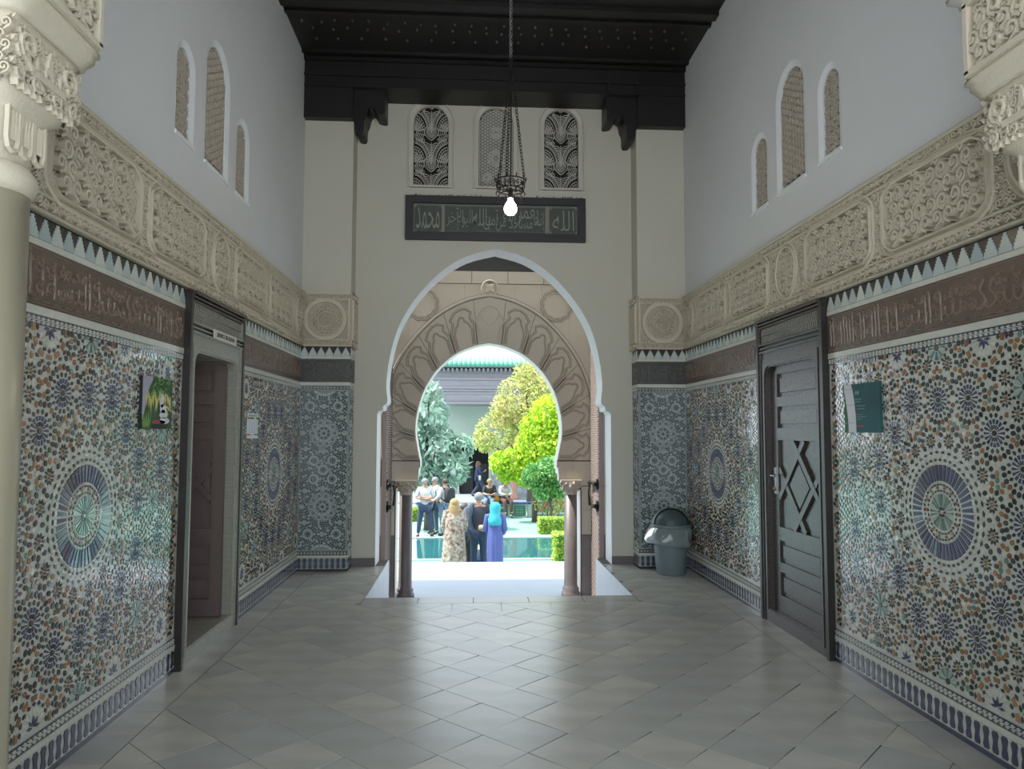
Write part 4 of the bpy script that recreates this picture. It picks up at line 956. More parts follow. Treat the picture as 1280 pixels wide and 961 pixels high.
# ------------------------------------------------------------------ carved stone portal with the inner horseshoe arch
PC, PY = .27, 9.9
inner = smooth([(.93, 1.20), (.965, 1.36), (.998, 1.60), (.975, 1.85), (.885, 2.15), (.72, 2.42), (.47, 2.645), (.2, 2.765), (0, 2.805)], 4)
hole = [(PC-1.25, LOW-.2), (PC+1.25, LOW-.2), (PC+1.25, .80), (PC+1.02, .80), (PC+1.0, .90), (PC+.975, .91), (PC+.97, 1.0), (PC+.95, 1.01), (PC+.945, 1.1), (PC+.93, 1.11)]+[(PC+x, z) for x, z in inner]
hole += [(2*PC-x, z) for x, z in hole[:1:-1][1:]]
mp = frame('E', (0, PY, 0))
pt = thing('stone_portal', 'carved sandstone portal with horseshoe arch framing the garden court', 'portal', mp, kind='structure')
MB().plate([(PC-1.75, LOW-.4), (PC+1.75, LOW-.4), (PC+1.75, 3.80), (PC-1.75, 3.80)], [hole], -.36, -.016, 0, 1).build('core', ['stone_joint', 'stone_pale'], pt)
outer = smooth([(1.42, 1.20), (1.47, 1.6), (1.44, 1.95), (1.31, 2.40), (1.08, 2.80), (.74, 3.16), (.36, 3.38), (0, 3.47)], 5)
def along(c, t):                                                   # point on a half curve at share t of its length
    L = [0]
    for i in range(1, len(c)): L.append(L[-1]+hypot(c[i][0]-c[i-1][0], c[i][1]-c[i-1][1]))
    d = t*L[-1]
    for i in range(1, len(c)):
        if d <= L[i]+1e-9: k = (d-L[i-1])/(L[i]-L[i-1] or 1); return (c[i-1][0]+(c[i][0]-c[i-1][0])*k, c[i-1][1]+(c[i][1]-c[i-1][1])*k)
    return c[-1]
def bl(p, g=.986):
    cx = sum(q[0] for q in p)/len(p); cy = sum(q[1] for q in p)/len(p); return [(cx+(x-cx)*g, cy+(y_-cy)*g) for x, y_ in p]
NV = 6
for s in (-1, 1):
    for k in range(NV):
        t0, t1 = k/(NV+.5), (k+1)/(NV+.5)
        q = [along(inner, t0+(t1-t0)*i/4) for i in range(5)]+[along(outer, t1-(t1-t0)*i/4) for i in range(5)]
        vo = MB().prism(bl([(PC+s*x, z) for x, z in q]), -.016, 0, inset=.006).build('voussoir', 'stone', pt)
        P = lambda a, r: (lambda i, o: (PC+s*(i[0]+(o[0]-i[0])*r), i[1]+(o[1]-i[1])*r))(along(inner, t0+(t1-t0)*a), along(outer, t0+(t1-t0)*a))
        c = MB()
        for rr in (0, 1):
         (w1_, h1_, m1_) = ((.034, .002, 1), (.016, .016, 0))[rr]; (w2_, h2_) = ((.026, .0025), (.011, .012))[rr]  # first pass is a flat dark ribbon painted as shade under the rib
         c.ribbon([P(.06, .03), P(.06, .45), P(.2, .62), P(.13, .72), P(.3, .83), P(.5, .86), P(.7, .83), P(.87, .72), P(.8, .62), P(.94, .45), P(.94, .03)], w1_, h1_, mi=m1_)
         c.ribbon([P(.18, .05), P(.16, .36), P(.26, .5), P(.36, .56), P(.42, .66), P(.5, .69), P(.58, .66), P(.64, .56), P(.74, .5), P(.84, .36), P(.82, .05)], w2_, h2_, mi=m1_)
        c.build('carving', ['stone', 'stone_groove_shade'], vo)
q = [along(inner, NV/(NV+.5)+(.5/(NV+.5))*i/4) for i in range(5)]; o_ = [along(outer, 1-(.5/(NV+.5))*i/4) for i in range(5)]
key = [q[0]]+q[1:]+[(-x, z) for x, z in q[::-1][1:]]+[(-x, z) for x, z in o_[::-1]]+o_[1:]
vo = MB().prism(bl([(PC+x, z) for x, z in key]), -.016, 0).build('keystone', 'stone', pt); c = MB()
c.ribbon([(PC+x, z) for x, z in ((-.10, 2.84), (-.14, 3.02), (-.20, 3.1), (-.15, 3.2), (-.1, 3.28), (0, 3.32), (.1, 3.28), (.15, 3.2), (.20, 3.1), (.14, 3.02), (.10, 2.84))], .014, .011)
c.ribbon([(PC+x, z) for x, z in ((-.13, 3.2), (-.07, 3.1), (0, 3.05), (.07, 3.1), (.13, 3.2))], .012, .009); c.build('carving', 'stone', vo)
# springer blocks, spandrel blocks and the top course
for s in (-1, 1):
    MB().prism(bl([(PC+s*x, z) for x, z in ((.955, .86), (1.42, .86), (1.42, 1.19), (.935, 1.19), (.94, 1.11), (.95, 1.0))]), -.016, 0).build('springer', 'stone', pt)
    c = MB(); c.ribbon([(PC+s*x, z) for x, z in ((1.34, 1.15), (1.34, .93), (1.05, .93), (1.05, 1.07), (1.15, 1.07), (1.15, 1.15))], .012, .009); c.build('springer_carving', 'stone', pt)
    MB().prism(bl([(PC+s*x, z) for x, z in ((1.26, LOW), (1.74, LOW), (1.74, .2), (1.26, .2))]), -.016, 0).build('jamb_block', 'stone_dark', pt)
    for z0, z1 in ((.2, .53), (.53, .85)): MB().prism(bl([(PC+s*x, z) for x, z in ((1.26, z0), (1.74, z0), (1.74, z1), (1.26, z1))]), -.016, 0).build('jamb_block', 'stone', pt)
    for z0, z1 in ((.86, 1.7), (1.7, 2.5), (2.5, 3.05), (3.05, 3.62)): MB().prism(bl([(PC+s*x, z) for x, z in ((1.475, z0), (1.74, z0), (1.74, z1), (1.475, z1))], .995), -.016, -.002).build('spandrel_block', 'stone', pt)
    up_ = [p for p in outer if p[1] >= 1.6][::-1]
    def zo(x):
        for a_, c_ in zip(up_, up_[1:]):
            if a_[0] <= x <= c_[0]: return a_[1]+(c_[1]-a_[1])*(x-a_[0])/(c_[0]-a_[0])
        return 1.6
    for x0, x1 in ((0, .35), (.35, .72), (.72, 1.1), (1.1, 1.475)):
        lo = [(x0+(x1-x0)*i/5, zo(x0+(x1-x0)*i/5)+.002) for i in range(6)]
        MB().prism(bl([(PC+s*x, z) for x, z in lo+[(x1, 3.62), (x0, 3.62)]], .995), -.016, -.002).build('spandrel_block', 'stone', pt)
for k in range(7):
    x0 = -1.74+3.48*k/7; MB().prism(bl([(PC+x0, 3.625), (PC+x0+3.48/7, 3.625), (PC+x0+3.48/7, 3.795), (PC+x0, 3.795)]), -.016, .012).build('course_block', 'stone', pt)
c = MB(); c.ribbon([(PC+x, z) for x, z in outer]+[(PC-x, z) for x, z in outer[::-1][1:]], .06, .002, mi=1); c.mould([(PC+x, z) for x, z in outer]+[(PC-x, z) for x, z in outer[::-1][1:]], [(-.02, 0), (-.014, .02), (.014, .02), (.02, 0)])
c.build('extrados_moulding', ['stone', 'stone_groove_shade'], pt)
ro = MB().lathe([(.12, 0), (.12, .012), (.108, .02), (.10, .012), (0, .012)], 28).build('roundel', 'stone', pt, T(PC, 3.56, 0)); c = MB()
for k in range(4): leaf(c, 0, 0, pi/4+k*pi/2, .085, .075, .014, .012)
c.ribbon(arc(0, 0, .085, 0, 2*pi, 24), .01, .01, .012); c.build('carving', 'stone', ro)
for s in (-1, 1):
    c = MB(); path = []
    for k in range(48):
        a = 2*pi*k/48; r = .205+.018*abs(sin(a*6)); path.append((r*cos(a), r*sin(a)))
    c.ribbon(path, .034, .002, closed=True, mi=1); c.ribbon(path, .016, .014, closed=True); c.ribbon([(x*.8, y_*.8) for x, y_ in path], .012, .016, closed=True); c.build('shell_boss', ['stone', 'stone_groove_shade'], pt, T(PC+s*.93, 3.33, -.002))
for s in (-1, 1):                                                   # engaged columns and stalactite capitals of the portal
    cl = thing('portal_column', 'slender dark marble column of the stone portal, %s' % ('on the side of the open doorway' if s < 0 else 'beside the studded door leaf'), 'column', T(PC+s*1.114, PY+.02, LOW))
    MB().lathe([(.125, 0), (.125, .05), (.105, .07), (.115, .10), (.094, .13), (.09, .16), (.088, 1.36)], 24).build('shaft', 'stone_dark', cl)
    cp = MB()
    for i, (r, z0, z1) in enumerate(((.092, 1.36, 1.40), (.105, 1.40, 1.44), (.12, 1.44, 1.48), (.135, 1.48, 1.53))): cp.lathe([(r*.9, z0), (r, z0+.01), (r, z1)], 8 if i % 2 else 16, smooth=False)
    cp.box(-.145, .145, -.12, .14, 1.53, 1.56)
    for k in range(8):
        for z, r in ((1.43, .112), (1.47, .128), (1.51, .14)): cp.tube([(r*cos(k*pi/4+z*9), r*sin(k*pi/4+z*9), z-.02), (r*1.02*cos(k*pi/4+z*9), r*1.02*sin(k*pi/4+z*9), z), (r*.8*cos(k*pi/4+z*9), r*.8*sin(k*pi/4+z*9), z+.03)], [.008, .022, .012], 5)
    cp.build('capital', 'stone', cl)
# the two great leaves of the outer door, folded back
mat('wood_studded', (.30, .22, .19), .45, namt=.5, nscale=7, col2=(.20, .145, .125), stretch=(9, 9, 1), bump=.3, bscale=40)
for s in (-1, 1):
    X = PC+.041+s*1.375
    lf = thing('door_leaf', 'tall studded wooden door leaf folded back %s' % ('on the waste bin side of the lobby' if s > 0 else 'on the open doorway side of the lobby'), 'door', T(X, YB+.03, LOW+.01))
    n = 5
    for k in range(n): MB().box(-.03, .03, .62*k/n+.002, .62*(k+1)/n-.002, 0, 3.55).build('plank', 'wood_studded', lf)
    stu = MB(); fx = -s*.03
    for k in range(n*2):
        for z in range(58):
            y_ = .62*(k+.5)/(n*2); zz = .06+z*.06+(.03 if k % 2 else 0)
            stu.add([(fx-s*.012, y_, zz), (fx, y_-.011, zz), (fx, y_, zz+.011), (fx, y_+.011, zz), (fx, y_, zz-.011)], [(0, 1, 2), (0, 2, 3), (0, 3, 4), (0, 4, 1)], 0)
    stu.build('studs', 'wood_dark', lf, kind='stuff')
    for z, y0, y1 in ((1.53, .0, .5), (1.25, .02, .2)):
        MB().tube([(fx-s*.03, y0, z), (fx-s*.05, y1*.5, z+.01), (fx-s*.04, y1, z-.01)], [.03, .016, .03], 8).build('latch', 'iron', lf)
        MB().lathe([(0, -.012), (.07, -.008), (.07, .008), (0, .012)], 16, cap=False).build('latch_plate', 'iron', lf, T(fx-s*.012, y0+.08, z) @ Matrix.Rotation(pi/2, 4, 'Y'))
    MB().tube([(fx-s*.04, .5, 1.50), (fx-s*.05, .52, 1.38), (fx-s*.04, .5, 1.22)], [.012, .01, .014], 6).build('latch_bar', 'iron', lf)

# ------------------------------------------------------------------ terrace, outer wall, steps to the court
mat('terrace', (.36, .41, .47), .6, namt=.2, nscale=3, detail=6)
mat('court_teal', (.25, .45, .39), .4, namt=.35, nscale=1.3, col2=(.20, .39, .345)); mat('water', (.02, .11, .115), .05, bump=.06, bscale=3, spec=.5)
mat('court_grey', (.26, .30, .34), .6, namt=.3, nscale=2)
tr = MB().box(-7, 8, 7.0, 12.5, LOW-.9, LOW).build('floor_terrace', 'terrace', None, None, kind='structure', label='white marble terrace outside the portal')
for k in range(5): MB().box(-7, 8, 12.5+.32*k, 12.5+.32*(k+1), COURT-.05, LOW-(LOW-COURT)*(k+1)/6).build('step', 'terrace', tr)
MB().plate([(-8, LOW-.4), (9, LOW-.4), (9, 3.80), (-8, 3.80)], [[(PC-1.74, LOW-.2), (PC+1.74, LOW-.2), (PC+1.74, 3.79), (PC-1.74, 3.79)]], -.40, -.05).build('wall_outer', 'plaster', None, mp, kind='structure', label='outer garden wall around the stone portal')
ct = MB().box(-22, 24, 12.6, 46, COURT-.3, COURT).build('floor_court', 'court_teal', None, None, kind='structure', label='turquoise paved garden court')

# ------------------------------------------------------------------ garden court: pool, planters, hedges, trees, far gallery
mat('pool_rim', (.34, .44, .45), .5); mat('tile_blue', (.02, .05, .22), .3); mat('tile_green', (.03, .17, .11), .3, namt=.4, nscale=20); mat('tile_white', (.42, .45, .42), .4)
po_ = thing('pool', 'shallow turquoise reflecting pool across the garden court', 'pool', T(1, 19.85, COURT))
MB().box(-11, 11, -1.75, 1.75, 0, .012).build('water', 'water', po_)
for y0, y1 in ((-1.95, -1.75), (1.75, 1.95)): MB().box(-11, 11, y0, y1, 0, .03).build('rim', 'pool_rim', po_)
fo = thing('fountain_basin', 'low blue and white tiled fountain basin behind the group of visitors', 'fountain', T(at(604, 690, 17.25).x, 17.25, COURT))
MB().lathe([(.42, 0), (.42, .14), (.45, .14), (.45, .2), (.38, .2), (.34, .14), (0, .14)], 8, smooth=False).build('basin', 'tile_blue', fo)
MB().lathe([(.22, .14), (.22, .34), (.28, .36), (.32, .44), (.28, .45), (.22, .4), (0, .4)], 16).build('bowl', 'tile_white', fo)
def planter(px0, px1, Y, h, label, lattice=True):
    a, c = at(px0, 640, Y).x, at(px1, 640, Y).x
    p = thing('planter_wall', label, 'planter', T((a+c)/2, Y, COURT)); L = c-a
    MB().box(-L/2, L/2, 0, .5, 0, h-.05).build('wall', 'tile_white', p); MB().box(-L/2-.02, L/2+.02, -.03, .53, h-.05, h).build('coping', 'tile_blue', p)
    n = max(1, int(L/1.1))
    for k in range(n):
        x0, x1 = -L/2+L*(k+.08)/n, -L/2+L*(k+.92)/n
        fr = MB(); fr.plate([(x0, .06), (x1, .06), (x1, h-.09), (x0, h-.09)], [[(x0+.05, .11), (x1-.05, .11), (x1-.05, h-.14), (x0+.05, h-.14)]], 0, .015)
        o = fr.build('tile_frame', 'tile_green', p, frame('E', (0, 0, 0)))
        if lattice:
            g = MB()
            for i in range(1, 6): bar(g, (x0+(x1-x0)*i/6, .06), (x0+(x1-x0)*i/6, h-.09), .04, 0, .012)
            for i in range(1, 4): bar(g, (x0, .06+(h-.15)*i/4), (x1, .06+(h-.15)*i/4), .035, 0, .011)
            g.build('tile_lattice', 'tile_green', o)
        else: MB().box(x0+.14, x1-.14, .19, h-.22, 0, .012).build('tile_inset', 'tile_green', o)
    return p
planter(598, 638, 26.7, .54, 'low white planter wall with green tiled frames below the seated women', False)
planter(641, 658, 26.6, .54, 'low planter post covered in green lattice tiles next to the garden column')
planter(557, 572, 26.6, .54, 'low planter post covered in green lattice tiles behind the visitor with the backpack')
planter(520, 556, 26.7, .54, 'low white planter wall behind the man in the white polo shirt', False)
planter(660, 720, 26.7, .54, 'low white planter wall behind the rose bush', False)

LF = {}
def leafmat(n, c, c2, tl=.35):
    mat(n, c, .5, var=.45, namt=.6, nscale=1.6, col2=c2, translu=tl)
leafmat('leaf_grey', (.34, .48, .38), (.20, .34, .27)); leafmat('leaf_lime', (.50, .66, .04), (.34, .55, .05)); leafmat('leaf_pale', (.46, .52, .17), (.66, .50, .22)); leafmat('leaf_green', (.20, .42, .12), (.13, .33, .10)); leafmat('leaf_hedge', (.38, .52, .07), (.24, .42, .06))
mat('bark', (.10, .075, .06), .9, bump=.4, bscale=30); mat('petal_pink', (.45, .16, .18), .6, var=.3); mat('petal_orange', (.65, .25, .02), .6, var=.3)
def foliage(blobs, n, size, seed, asp=.45, shell=.55):
    r = random.Random(seed); b = MB(); W_ = [bl_[3]**2 for bl_ in blobs]
    for _ in range(n):
        cx, cy, cz, R, sz = r.choices(blobs, W_)[0]
        d = Vector((r.gauss(0, 1), r.gauss(0, 1), r.gauss(0, 1))).normalized(); q = shell+(1-shell)*r.random()**.6
        c = Vector((cx, cy, cz))+Vector((d.x*R, d.y*R, d.z*R*sz))*q
        t = (d*.5+Vector((r.gauss(0, .6), r.gauss(0, .6), r.gauss(0, .6)-.35))).normalized(); s = t.orthogonal().normalized(); s = (Matrix.Rotation(r.random()*6.28, 3, t) @ s); u = t.cross(s)
        l = size*r.uniform(.6, 1.25); w2 = l*asp/2
        b.add([c-t*l/2, c+s*w2+u*l*.05, c+t*l/2, c-s*w2+u*l*.05], [(0, 1, 2, 3)], 0, True)
    return b
def tree(name, label, X, Y, ground, blobs, n, size, lm, trunk_r, seed, asp=.45, group=None):
    t = thing(name, label, 'tree', T(X, Y, ground), group)
    foliage(blobs, n, size, seed, asp).build('foliage', lm, t, kind='stuff')
    top = sum(b_[2] for b_ in blobs)/len(blobs); b = MB()
    b.tube([(0, 0, 0), (.03, .02, top*.4), (-.03, 0, top*.75), (0, 0, top)], [trunk_r, trunk_r*.8, trunk_r*.6, trunk_r*.3], 8); b.build('trunk', 'bark', t)
    b = MB()
    for bx, by, bz, R, _ in blobs[:7]: b.tube([(0, 0, max(.3, bz*.55)), (bx*.5, by*.5, bz*.8), (bx, by, bz)], [trunk_r*.45, trunk_r*.3, trunk_r*.1], 6)
    b.build('branches', 'bark', t)
    return t
def rel(px, py, Y, X0, Z0, R, sz=1, dy=0): p_ = at(px, py, Y); return (p_.x-X0, dy, p_.z-Z0, R, sz)
X0 = at(535, 600, 23.5).x
tree('broadleaf_tree', 'grey-green tree with large drooping leaves above the man with folded arms', X0, 23.5, COURT,
     [rel(*q, X0, COURT, R, 1, dy) for q, R, dy in (((545, 560, 23.5), .78, 0), ((530, 520, 23.5), .8, .2), ((565, 585, 23.5), .58, -.2), ((520, 590, 23.5), .7, 0), ((576, 560, 23.5), .45, 0), ((535, 490, 23.5), .42, .2), ((500, 540, 23.5), .9, 0), ((551, 598, 23.5), .36, -.2))], 2600, .34, 'leaf_grey', .13, 1, .36)
X0 = at(662, 600, 29).x
tree('flowering_tree', 'tall pale tree with orange-tipped young leaves before the far gallery', X0, 29, COURT,
     [rel(*q, X0, COURT, R, 1, dy) for q, R, dy in (((650, 500, 29), 1.05, 0), ((620, 540, 29), .85, 0), ((635, 515, 29), .8, 0), ((672, 475, 29), .85, .3), ((605, 550, 29), .5, 0), ((655, 465, 29), .45, 0), ((690, 500, 29), 1.2, .3), ((625, 575, 29), .45, 0), ((665, 540, 29), 1.2, .4))], 9000, .15, 'leaf_pale', .14, 2, .55)
X0 = at(668, 600, 25.4).x
tree('maple_tree', 'bright lime-green maple tree in front of the pale flowering tree', X0, 25.4, COURT,
     [rel(*q, X0, COURT, R, 1, dy) for q, R, dy in (((672, 560, 25.4), .85, 0), ((700, 560, 25.4), .9, 0), ((645, 580, 25.4), .62, 0), ((690, 520, 25.4), .8, .2), ((625, 578, 25.4), .42, -.1), ((660, 590, 25.4), .55, -.2), ((668, 535, 25.4), .55, 0), ((710, 520, 25.4), .7, 0), ((632, 592, 25.4), .33, 0))], 8500, .15, 'leaf_lime', .10, 3, .7)
X0 = at(688, 600, 23.6).x
tree('green_shrub_tree', 'dark green bushy tree below the lime maple next to the portal column', X0, 23.6, COURT,
     [rel(*q, X0, COURT, R, 1, 0) for q, R in (((690, 590, 23.6), .55), ((668, 595, 23.6), .42), ((705, 600, 23.6), .6), ((680, 610, 23.6), .4))], 4200, .14, 'leaf_green', .05, 4, .6)
def hedge(label, px0, px1, py0, py1, Y, lm, seed, depth=.6):
    a, c = at(px0, py0, Y), at(px1, py1, Y); z1 = a.z; h = z1-COURT; L = c.x-a.x
    hg = thing('hedge', label, 'hedge', T((a.x+c.x)/2, Y, COURT)); MB().box(-L/2+.05, L/2-.05, .05, depth-.05, 0, h-.05).build('core', 'leaf_green', hg)
    r = random.Random(seed); b = MB()
    for _ in range(1500):
        f = r.random(); x, y_, z = r.uniform(-L/2, L/2), r.uniform(0, depth), r.uniform(0, h)
        if f < .4: z = h-r.random()*.06
        elif f < .8: y_ = r.random()*.06
        elif f < .9: x = -L/2+r.random()*.06
        c_ = Vector((x, y_, z)); t = Vector((r.gauss(0, 1), r.gauss(0, 1), r.gauss(.4, 1))).normalized(); s = t.orthogonal().normalized(); l = .10*r.uniform(.6, 1.2)
        b.add([c_-t*l/2, c_+s*l*.3, c_+t*l/2, c_-s*l*.3], [(0, 1, 2, 3)])
    b.build('leaves', lm, hg, kind='stuff'); return hg
hedge('clipped yellow-green box hedge at the far end of the pool', 674, 716, 648, 668, 22.35, 'leaf_hedge', 5, .6)
hedge('clipped box hedge at the near edge of the pool', 693, 730, 668, 690, 17.2, 'leaf_hedge', 6)
hedge('short box hedge behind the man with folded arms', 505, 526, 636, 650, 25.6, 'leaf_hedge', 7)
X0 = at(685, 630, 25.4).x
rb = thing('rose_bush', 'leafy rose bush with small pink blooms above the far hedge', 'bush', T(X0, 25.4, COURT))
bs = [rel(*q, X0, COURT, R, 1, 0) for q, R in (((676, 628, 25.4), .33), ((692, 630, 25.4), .4), ((705, 622, 25.4), .4), ((684, 615, 25.4), .28))]
foliage(bs, 1700, .10, 8, .6).build('foliage', 'leaf_pale', rb, kind='stuff')
b = MB()
for x, y_, z, R, _ in bs: b.tube([(x*.5, 0, 0), (x, y_, z)], [.02, .01], 5)
b.build('stems', 'bark', rb); r5 = random.Random(9)
for k in range(14):
    x, y_, z, R, _ = r5.choice(bs); a = r5.uniform(0, 6.28); c_ = (x+R*cos(a)*.8, y_-R*.8, z+R*sin(a)*.8); b = MB()
    for j in range(5): b.tube([(0, 0, 0), (.035*cos(j*1.26), -.02, .035*sin(j*1.26)), (.05*cos(j*1.26), -.05, .05*sin(j*1.26))], [.012, .028, .008], 5)
    b.build('bloom', 'petal_pink', rb, T(*c_))
fw = thing('flower_bunch', 'small bunch of orange flowers on the planter coping before the seated women', 'flowers', T(at(621.5, 628, 26.5).x, 26.72, COURT+.54))
for k in range(9):
    a = k*2.4; b = MB(); x, y_, z = .07*cos(a)*(k/9+.3), .05*sin(a), .1+.03*(k % 4)
    b.tube([(0, 0, 0), (x, y_, z)], .006, 4); b.build('stem', 'leaf_green', fw)
    b = MB()
    for j in range(6): b.tube([(x, y_, z), (x+.045*cos(j*1.05), y_-.01, z+.045*sin(j*1.05))], [.012, .022], 5)
    b.build('flower_head', 'petal_orange', fw)

# far gallery across the court
mat('gal_plaster', (.42, .46, .41), .9, namt=.3, nscale=.8); mat('gal_wood', (.24, .215, .25), .7, namt=.3, nscale=3, stretch=(1, 6, 6)); mat('gal_roof', (.12, .42, .31), .35, var=.25)
mat('gal_tile', (.34, .37, .40), .4, namt=.8, nscale=5, col2=(.19, .21, .235), detail=1); mat('gal_dark', (.02, .024, .026), .9); mat('col_pink', (.42, .20, .15), .5, namt=.3, nscale=5); mat('gal_white', (.55, .56, .55), .8)
ga = thing('gallery_building', 'far garden gallery with dark carved wood eaves and green glazed roof', 'building', T(2, 36, COURT))
g0 = COURT; ZY = lambda py, Y: at(600, py, Y).z-g0
dx0, dx1 = at(574, 600, 36).x-2, at(611, 600, 36).x-2
pa = [(dx0, -.1)]+[(dx1, -.1)]+[((dx0+dx1)/2+(dx1-dx0)/2*cos(a)*1.0, ZY(575, 36)+(ZY(545, 36)-ZY(575, 36))*sin(a)) for a in [i*pi/14 for i in range(15)]]
MB().plate([(-4.4, -.3), (14, -.3), (14, 6.6), (-4.4, 6.6)], [pa], -.4, 0).build('wall', 'gal_plaster', ga, frame('E', (0, 0, 0)))
MB().box(-4.4, 14, 1.6, 1.8, 0, 6.6).build('back_wall', 'gal_dark', ga); MB().box(-4.4, 14, .4, 1.6, -.05, .02).build('inner_floor', 'gal_dark', ga)
for x0, x1 in ((dx1+.12, dx1+6), (-4.4, dx0-.12)):
    n = max(1, int((x1-x0)/.55)); zt = ZY(590, 36)
    for k in range(n): MB().box(x0+(x1-x0)*k/n+.01, x0+(x1-x0)*(k+1)/n-.01, -.03, 0, .05, zt).build('tile_panel', 'gal_tile', ga)
for k in range(2): MB().box(dx0+.05+k*(dx1-dx0)/2, dx0+(k+.94)*(dx1-dx0)/2, .3, .36, 0, ZY(580, 36)).build('gate_leaf', 'gal_dark', ga)
MB().box(-6.5, 14, -4.2, 0, -.1, .06).build('walk', 'court_grey', ga)
# the wooden porch: fascia with nested frames, brackets, green tiled roof
YF = 33.2; fl_x = at(541, 500, YF).x-2; zb, zt_ = ZY(505, YF), ZY(463, YF); e0 = YF-36
MB().box(fl_x, 14, e0, 0, zb, zt_).build('fascia', 'gal_wood', ga)
for z0, z1, o in ((ZY(475, YF), ZY(472, YF), .06), (ZY(486, YF), ZY(483, YF), .05), (zb, ZY(502, YF), .06), (ZY(466, YF), zt_, .10)): MB().box(fl_x-.02, 14, e0-o, e0, z0, z1).build('cornice_moulding', 'gal_wood', ga)
for k in range(5):
    x0, x1 = fl_x+.25+k*3.2, fl_x+3.3+k*3.2; z0, z1 = zb+.05, ZY(487, YF)
    for e in (0, .22): MB().plate([(x0+e, z0+e*.4), (x1-e, z0+e*.4), (x1-e, z1-e*.6), (x0+e, z1-e*.6)], [[(x0+e+.07, z0+e*.4+.07), (x1-e-.07, z0+e*.4+.07), (x1-e-.07, z1-e*.6-.07), (x0+e+.07, z1-e*.6-.07)]], 0, .05-e*.1).build('panel_frame', 'gal_wood', ga, T(0, e0, 0) @ frame('E', (0, 0, 0)))
BRK = MB().box(-.055, .055, -.30, 0, 0, .15).box(-.045, .045, -.36, -.30, .04, .15).mesh('eave_bracket', 'gal_wood'); WHT = MB().box(-.045, .045, -.04, 0, .02, .13).mesh('eave_gap', 'gal_white')  # pale block set in each gap between the eave brackets
z = ZY(465, YF)
for k in range(60): obj('eave_bracket', BRK, ga, T(fl_x+.1+k*.2, e0-.02, z)); obj('eave_gap', WHT, ga, T(fl_x+.2+k*.2, e0-.02, z))
MB().box(fl_x-.1, 14, e0-.55, .2, ZY(460, YF), ZY(458, YF)+.04).build('eave_board', 'gal_wood', ga)
RT_ = MB(); RT_.tube([(0, 0, 0), (0, .6, .16), (0, 1.2, .32), (0, 1.9, .5)], .10, 8); rme = RT_.mesh('roof_tile_row', 'gal_roof')
for k in range(58): obj('roof_tile_row', rme, ga, T(fl_x-.05+k*.21, e0-.62, ZY(457, YF)))
MB().box(fl_x-.1, 12.2, e0-.6, e0+1.2, ZY(458, YF), ZY(458, YF)+.1).build('roof_bed', 'gal_roof', ga)
gc = thing('garden_column', 'salmon pink marble column of the far gallery next to the seated women', 'column', T(at(642, 625, 33.3).x, 33.3, COURT+.06))
MB().lathe([(.24, 0), (.24, .08), (.19, .12), (.21, .17), (.15, .22), (.15, .25), (.135, 2.6), (.16, 2.63)], 20).build('shaft', 'col_pink', gc); MB().lathe([(.15, 2.63), (.17, 2.8), (.26, 3.0), (.26, 3.1)], 8, smooth=False).build('capital', 'col_pink', gc)
MB().box(-.3, .3, -.3, .3, 3.1, zb-.06+.0).build('impost', 'gal_plaster', gc)

# ------------------------------------------------------------------ visitors
mat('skin', (.40, .23, .16), .6); mat('hair_grey', (.20, .20, .22), .8); mat('hair_blond', (.36, .24, .11), .7, namt=.6, nscale=30, col2=(.22, .135, .05), stretch=(3, 3, .3)); mat('hair_dark', (.045, .03, .025), .6); mat('hair_brown', (.13, .075, .045), .6)
mat('cloth_black', (.022, .022, .026), .8); mat('cloth_char', (.035, .037, .05), .8); mat('cloth_jeans', (.035, .055, .10), .85, namt=.4, nscale=10); mat('cloth_denim', (.08, .11, .15), .85, namt=.4, nscale=9); mat('cloth_light_jeans', (.14, .20, .28), .85)
mat('cloth_white', (.46, .46, .46), .8); mat('cloth_blue', (.085, .10, .30), .8, namt=.2, nscale=6); mat('cloth_teal', (.02, .30, .38), .7, namt=.4, nscale=8, col2=(.05, .42, .5)); mat('cloth_pink', (.45, .10, .15), .8); mat('cloth_brown', (.10, .06, .05), .85); mat('cloth_navy', (.03, .045, .10), .8)
mat('cloth_print', (.42, .37, .31), .85, namt=1, nscale=15, col2=(.16, .075, .045), detail=2); mat('shoe', (.03, .028, .028), .6); mat('bag_beige', (.33, .24, .15), .7)
DEP = lambda: bpy.context.evaluated_depsgraph_get()
def skin_mesh(vs, es, name, mt, lv=1):
    names = list(vs); me = bpy.data.meshes.new('sk'); me.from_pydata([vs[n][0] for n in names], [(names.index(a), names.index(c)) for a, c in es], [])
    o = bpy.data.objects.new('sk', me); COL.objects.link(o); md = o.modifiers.new('s', 'SKIN'); md.use_smooth_shade = True
    for i, n in enumerate(names):
        sv = me.skin_vertices[0].data[i]; r = vs[n][1]; sv.radius = r if isinstance(r, tuple) else (r, r); sv.use_root = (i == 0)
    ss = o.modifiers.new('u', 'SUBSURF'); ss.levels = lv; ss.render_levels = lv
    out = bpy.data.meshes.new_from_object(o.evaluated_get(DEP())); bpy.data.objects.remove(o); bpy.data.meshes.remove(me)
    out.materials.clear(); out.materials.append(M_(mt)); out.name = name; return out
